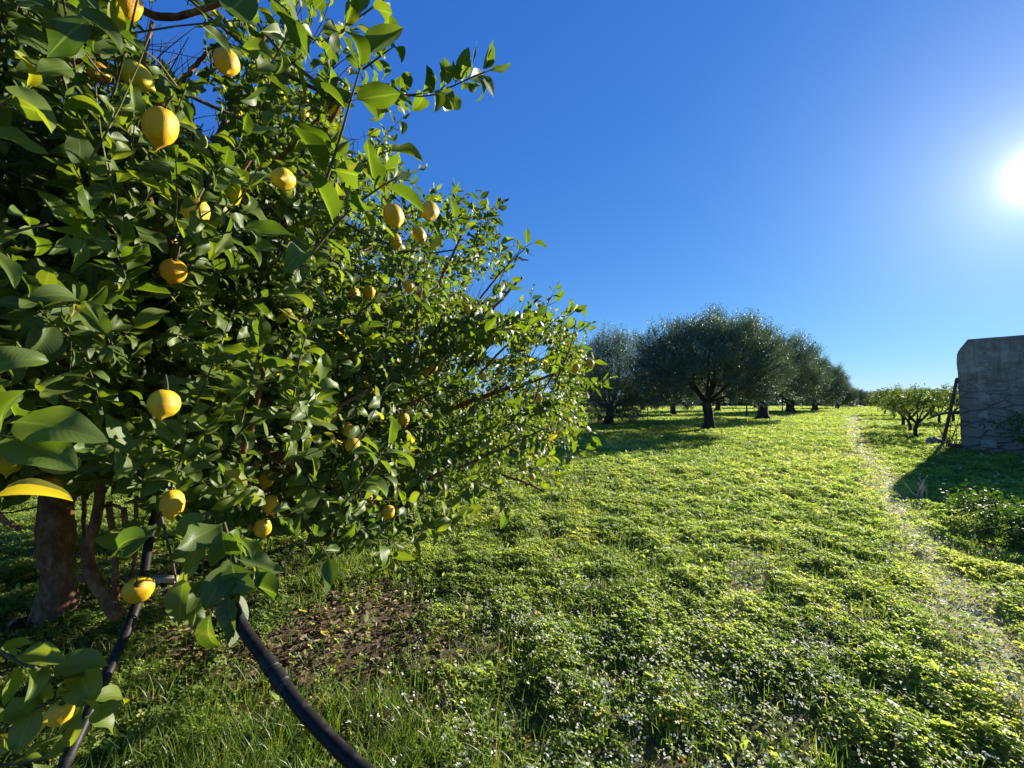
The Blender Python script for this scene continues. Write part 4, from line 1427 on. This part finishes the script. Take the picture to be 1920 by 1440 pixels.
# ------------------------------------------------------------------ small citrus trees on the right
def citrus(seed, rad=.95, top=1.95, skirt=.62, n=520):
    g = np.random.default_rng(seed)
    tm = MB()
    fk = np.array([.05, 0, .55])
    limb(tm, [[0, 0, -.05], [-.03, .02, .3], fk], .075, .062, seed, 14, 10, .06)
    for q in range(7):
        a = q * .9 + g.normal(0, .2)
        tip = np.array([math.cos(a) * rad * .7, math.sin(a) * rad * .7, g.uniform(1.1, top - .25)])
        limb(tm, [fk, fk * .5 + tip * .5 + [0, 0, -.05], tip], .038, .010, seed * 7 + q, 14, 7, .05)
    w2 = Wave(seed, .7, n=12)
    N = n * 4
    u = nrm(g.normal(size=(N, 3)))
    rr = g.random(N) ** .35
    cz = (top + skirt) / 2
    p = u * rr[:, None] * [rad, rad, (top - skirt) / 2] + [0, 0, cz]
    ok = (rr < .9 + .18 * w2(u * 1.5)) & (g.random(N) < np.clip(.6 + .7 * w2(p), .08, 1)) & ~((p[:, 2] < cz - .1) & (np.hypot(p[:, 0], p[:, 1]) < rad * .45))
    p, u = p[ok][:n], u[ok][:n]
    f = Foliage(seed)
    f.shoots(p, u + UP * .5 + g.normal(0, .3, p.shape), g.uniform(.12, .28, len(p)), 8, .095, twig=0, tint=(.1, .95), yellow=.06)
    A = np.vstack(f.L)
    fm = MB()
    put_leaves(fm, A[:, :3], A[:, 3:6], A[:, 6:9], A[:, 9], A[:, 10], T_FAR, g, uv=False)
    return tm.mesh("trunk"), fm.mesh("crown")


CIT = [citrus(11, .85, 1.95, .85, 190), citrus(12, 1.0, 2.05, .75, 230), citrus(13, 1.4, 2.2, .6, 360)]
for a_, b_ in CIT:
    a_.materials.append(M["olive_bark"]); b_.materials.append(M["citrus_leaf"])
for (x0, y0, var, rz, s, l_) in [
        (1719, 821, 0, 0.3, 1.0, "small citrus tree with one bent trunk, nearest of its row to the path"),
        (1706, 810, 1, 1.9, .95, "small citrus tree with a doubled dark trunk, next behind the bent one"),
        (1693, 799, 0, 4.0, 1.15, "third citrus tree of the row, its trunk half behind the others"),
        (1676, 786, 2, 2.4, 1.05, "yellowish leafy citrus tree at the far end of the small row"),
        (1660, 779, 2, 5.4, 1.1, "farthest pale citrus tree beside the end of the path"),
        (1762, 796, 1, 0.9, 1.0, "citrus tree right behind the leaning pole"),
        (1745, 780, 1, 3.3, 1.2, "citrus tree in the second row between bent tree and leaning pole"),
        (1788, 793, 1, 1.2, 1.15, "citrus tree beside the shed corner, half covered by dead branches"),
        (1722, 776, 1, 2.2, 1.35, "distant citrus tree rising above the crown of the bent one")]:
    q_ = G(x0, y0)
    o = empty("citrus_tree", (q_[0], q_[1], float(gh(q_[None, :2])[0])), l_, "tree", "small citrus trees on the right", rz)
    o.scale = (s,) * 3
    link("trunk", CIT[var][0], None, o); link("crown", CIT[var][1], None, o)

# ------------------------------------------------------------------ shed
CRN = np.array([(1797 - 960) / F * 12.8, 12.8, 0.0])
FD = np.array([math.sin(R(137)), math.cos(R(137)), 0])      # along the front wall, to the right
BD = np.array([math.sin(R(48)), math.cos(R(48)), 0])        # along the side wall, away
shed = empty("shed", CRN, "old roughcast farm shed in shade at the right edge, upper corner broken off", "building")
LW, DW, HW = 7.0, 4.5, 3.30


def wall_mesh(L, H, thick, fd, bd, chamfer, seed, nxs=70, nzs=44):
    """rough wall slab from the origin along fd, thickness along bd; the start's upper corner broken away"""
    g = np.random.default_rng(seed)
    mb = MB()
    wv, wv2 = Wave(seed, .9), Wave(seed + 1, .25)
    ts, zs = np.linspace(0, 1, nxs), np.linspace(-.1, 1, nzs)
    T, Z = np.meshgrid(ts, zs)
    z = Z * H
    start = np.zeros_like(z)
    if chamfer:
        start = np.interp(z, [0, H * .62, H * .80, H * .885, H * .92, H], [0.02, 0.0, -.01, .0, .06, .24]) + .006 * np.sin(z * 9)
    x = start + T * (L - start)
    rise = .012 * x * (Z > .98)
    out = []
    for side in (0, 1):
        b = np.full_like(x, thick * side)
        p = x[..., None] * fd + b[..., None] * bd + (z + rise)[..., None] * UP
        rough = .014 * wv(p) + .006 * wv2(p)
        p = p + (rough * (1 if side else -1))[..., None] * bd
        out.append(p.reshape(-1, 3))
    n = nxs * nzs
    i = (np.arange(nzs - 1)[:, None] * nxs + np.arange(nxs - 1)[None]).ravel()
    q = [np.stack([i, i + 1, i + nxs + 1, i + nxs], -1), np.stack([i, i + nxs, i + nxs + 1, i + 1], -1) + n]
    e = np.arange(nzs - 1) * nxs
    q.append(np.stack([e, e + nxs, e + nxs + n, e + n], -1))
    e2 = e + nxs - 1
    q.append(np.stack([e2, e2 + n, e2 + nxs + n, e2 + nxs], -1))
    tpi = (nzs - 1) * nxs + np.arange(nxs - 1)
    q.append(np.stack([tpi, tpi + 1, tpi + 1 + n, tpi + n], -1))
    mb.add(np.vstack(out), np.vstack(q))
    return mb


k = NT("shed_plaster")
ob = k.obj()
nA, nB, nC = k.noise(0.7, 5, ob), k.noise(5, 8, ob, 0.7), k.noise(35, 6, ob, .7)
col = k.ramp(nB, [(.3, (.34, .25, .175)), (.5, (.53, .405, .295)), (.72, (.70, .56, .42))])
col = k.mix(k.ramp(nA, [(.42, (0,) * 3), (.58, (.7,) * 3)]), col, (.30, .27, .19))
sx = k.n("SeparateXYZ"); k.l(ob, sx.inputs[0])
mv = k.n("Mapping"); mv.inputs["Scale"].default_value = (2.2, 2.2, 0.35)
k.l(ob, mv.inputs["Vector"])
streak = k.ramp(k.noise(2.4, 6, mv.outputs[0], .7), [(.36, (.52, .50, .46)), (.60, (1.12, 1.1, 1.06))])
col = k.mix(.85, col, streak, 'MULTIPLY')
blot = k.ramp(k.noise(2.6, 7, ob, .72), [(.50, (0,) * 3), (.62, (.75,) * 3)])
col = k.mix(blot, col, (.22, .17, .12))
low = k.ramp(k.math('ADD', k.math('MULTIPLY', sx.outputs["Z"], .28), k.math('MULTIPLY', nA, .5)), [(.52, (1,) * 3), (.86, (0,) * 3)])
vo = k.n("TexVoronoi", Scale=2.2, feature='DISTANCE_TO_EDGE')
mp_ = k.n("Mapping"); mp_.inputs["Scale"].default_value = (1, 1, 1.9)
k.l(ob, mp_.inputs["Vector"]); k.l(mp_.outputs[0], vo.inputs["Vector"])
joint = k.ramp(vo.outputs["Distance"], [(.015, (1,) * 3), (.06, (0,) * 3)])
col = k.mix(k.math('MULTIPLY', low, .6), col, (.19, .155, .115))
col = k.mix(k.math('MULTIPLY', joint, k.math('MULTIPLY', low, .22)), col, (.10, .095, .085))
p = k.n("BsdfPrincipled", Roughness=.95)
p.inputs["Specular IOR Level"].default_value = .15
k.l(col, p.inputs["Base Color"])
b = k.n("Bump", Strength=1.0, Distance=.07)
k.l(k.math('SUBTRACT', k.math('ADD', nB, k.math('MULTIPLY', nC, .35)), k.math('MULTIPLY', joint, low)), b.inputs["Height"])
k.l(b.outputs[0], p.inputs["Normal"])
k.l(p.outputs[0], k.o.inputs["Surface"])
M["plaster"] = k.m
link("wall", wall_mesh(LW, HW, .45, FD, BD, True, 401).mesh("wall"), M["plaster"], shed)
mb = wall_mesh(DW - .45, HW * .9, .4, BD, FD, False, 402, 40, 30)
mb.v = [v_ + (.45 * BD + .10 * FD).astype(np.float32) for v_ in mb.v]
link("wall", mb.mesh("wall"), M["plaster"], shed)
mb = wall_mesh(LW - .5, HW * .85, .4, FD, BD, False, 403, 40, 24)
mb.v = [v_ + (DW * BD + .10 * FD).astype(np.float32) for v_ in mb.v]
link("wall", mb.mesh("wall"), M["plaster"], shed)
mb = MB()
c0 = .6 * FD + .46 * BD + UP * (HW - .12)
pr_ = np.array([c0, c0 + (LW - .6) * FD, c0 + (LW - .6) * FD + (DW + .2) * BD - .45 * UP, c0 + (DW + .2) * BD - .45 * UP])
mb.add(np.vstack([pr_, pr_ + .1 * UP]), [[0, 1, 2, 3], [7, 6, 5, 4], [0, 4, 5, 1], [1, 5, 6, 2], [2, 6, 7, 3], [3, 7, 4, 0]])
link("roof", mb.mesh("roof", smooth=False), M["stone"], shed)
# bare corner stones where the render has come off
mb = MB()
gs = np.random.default_rng(17)
zc = .1
while zc < 2.6:
    hh = gs.uniform(.16, .30)
    if gs.random() < .55:
        wd_ = gs.uniform(.18, .42)
        c = FD * (.42 + gs.uniform(-.08, .10) + wd_ / 2) + BD * (.012 + .015 * gs.random()) + UP * (zc + hh / 2)
        mb = MB()
        mb.box(c, (wd_, .09, hh * .86), rz=math.atan2(FD[1], FD[0]) + gs.normal(0, .03))
        o = link("corner_stone", mb.mesh("corner_stone", smooth=False), M["stone"], shed)
        bv = o.modifiers.new("bevel", 'BEVEL'); bv.width = .03; bv.segments = 2
    zc += hh

# pole leaning on the shed corner
mb = MB()
p0, p1 = G(1766, 838), P(1793, 716, 12.75)
mb.tube(spline([p0, (p0 + p1) / 2 + [.02, 0, .02], p1, p1 + (p1 - p0) * .04], 18), np.linspace(.048, .036, 18), 10, jitter=.04)
tag(link("leaning_pole", mb.mesh("leaning_pole"), M["dead_wood"]), "dark wooden pole leaning against the shed corner", "pole")

# dead branches between pole and wall
mb = MB()
gb = np.random.default_rng(23)
limb(mb, [P(1738, 786, 12.9), P(1765, 776, 12.9), P(1800, 772, 12.8)], .022, .045, 300, 16, 8, .08)
limb(mb, [P(1745, 779, 13.1), P(1775, 773, 13.0), P(1798, 776, 12.9)], .02, .03, 301, 14, 6, .08)
for q in range(17):
    a_ = P(gb.uniform(1775, 1797), gb.uniform(832, 846), 13.1 + gb.uniform(-.3, .4)); a_[2] = max(a_[2], .0)
    c_ = a_ + np.array([gb.normal(0, .35), gb.normal(0, .3), gb.uniform(.3, 1.1)])
    limb(mb, [a_, (a_ + c_) / 2 + gb.normal(0, .09, 3), c_], .013, .005, 310 + q, 10, 5, .05)
    if q % 2:
        m_ = (a_ + c_) / 2
        limb(mb, [m_, m_ + gb.normal(0, .22, 3) + [0, 0, .1]], .01, .004, 340 + q, 6, 4)
o = link("dead_branches", mb.mesh("dead_branches"), M["dead_wood"])
tag(o, "tangle of dry dead branches piled between leaning pole and shed", "branches")


def rock(name, x, y, sz, seed, label, group=None):
    g = np.random.default_rng(seed)
    n = 14
    th, ph = np.meshgrid(np.linspace(0, 2 * math.pi, 16, endpoint=False), np.linspace(0, math.pi, n))
    u = np.stack([np.sin(ph) * np.cos(th), np.sin(ph) * np.sin(th), np.cos(ph)], -1).reshape(-1, 3)
    u = np.sign(u) * np.abs(u) ** .65
    w_ = Wave(seed, 1.3); w2 = Wave(seed + 1, .5)
    u = u * (1 + .16 * w_(u) + .05 * w2(u))[:, None] * np.asarray(sz)
    i = np.arange(n - 1)[:, None] * 16 + np.arange(16)[None]
    j = np.arange(n - 1)[:, None] * 16 + (np.arange(16)[None] + 1) % 16
    mb = MB()
    mb.add(u, np.stack([i, i + 16, j + 16, j], -1).reshape(-1, 4))
    q_ = G(x, y)
    o = link(name, mb.mesh(name, smooth=True), M["stone"])
    o.location = (q_[0], q_[1], sz[2] * .55)
    o.rotation_euler = (g.normal(0, .15), g.normal(0, .15), g.uniform(0, 3))
    return tag(o, label, "rock", group)


rock("stone", 1755, 834, (.22, .16, .15), 3, "grey block of rubble at the foot of the leaning pole", "rubble by the shed")
rock("stone", 1786, 840, (.17, .13, .09), 4, "flat stone between the leaning pole and the shed wall", "rubble by the shed")
rock("stone", 1764, 842, (.12, .09, .06), 6, "small stone in front of the rubble block", "rubble by the shed")


# brambles and weeds  on the right
def bramble(name, ctr, rad, h, n, leaf, seed, label, grp, tint=(.1, .9), mat="bramble"):
    g = np.random.default_rng(seed)
    o = empty(name, ctr, label, "bush", grp)
    sm_ = MB()
    f = Foliage(seed)
    tips = []
    for q in range(12):
        a = g.uniform(0, 6.28); r_ = rad * g.uniform(.4, 1.0)
        t_ = np.array([math.cos(a) * r_, math.sin(a) * r_ * .8, h * g.uniform(.45, 1.0)])
        pl = limb(sm_, [[t_[0] * .15, t_[1] * .15, -.03], t_ * [.5, .5, 1.05], t_], .009, .003, seed * 20 + q, 14, 5)
        tips.append(pl[4:])
    tp = np.vstack(tips)
    p = tp[g.integers(0, len(tp), n)] + g.normal(0, .12 * rad, (n, 3)) * [1, 1, .6]
    p[:, 2] = np.clip(p[:, 2], .02, None)
    f.shoots(p, nrm(p * [1, 1, .3] + UP * .4) + g.normal(0, .4, p.shape), g.uniform(.06, .18, n), 6, leaf, twig=.0018, tint=tint, yellow=.02)
    A = np.vstack(f.L)
    fm = MB()
    put_leaves(fm, A[:, :3], A[:, 3:6], A[:, 6:9], A[:, 9], A[:, 10], T_FAR, g, uv=False)
    link("stem", sm_.mesh("stem"), M["twig"], o)
    link("foliage", fm.mesh("foliage"), M[mat], o)
    return o


bramble("bramble_bush", G(1945, 872), 0.85, 0.95, 130, .06, 501, "dark bramble bush with glinting leaves against the shed wall", "bushes by the shed")
bramble("bramble_bush", G(1870, 985), .7, .24, 200, .045, 502, "low bramble clump in front of the shed's shadow", "bushes by the shed", (.2, .9))
bramble("bramble_bush", G(1925, 1015), .6, .24, 150, .045, 503, "low bramble clump at the right edge below the shed", "bushes by the shed", (.2, .9))
q_ = G(1727, 937)
mb = MB()
for i_ in range(7):
    a_ = np.array([gb.normal(0, .03), gb.normal(0, .03), 0])
    c_ = a_ + [gb.normal(0, .16), gb.normal(0, .1), gb.uniform(.18, .36)]
    limb(mb, [a_, (a_ + c_) / 2 + gb.normal(0, .02, 3), c_], .006, .003, 700 + i_, 8, 5)
    limb(mb, [(a_ + c_) / 2, (a_ + c_) / 2 + [gb.normal(0, .07), 0, .10]], .004, .002, 720 + i_, 6, 5)
o = link("dry_weed", mb.mesh("dry_weed"), M["plank"])
o.location = q_
tag(o, "pale dry weed stalk standing in the shed's shadow", "plant")
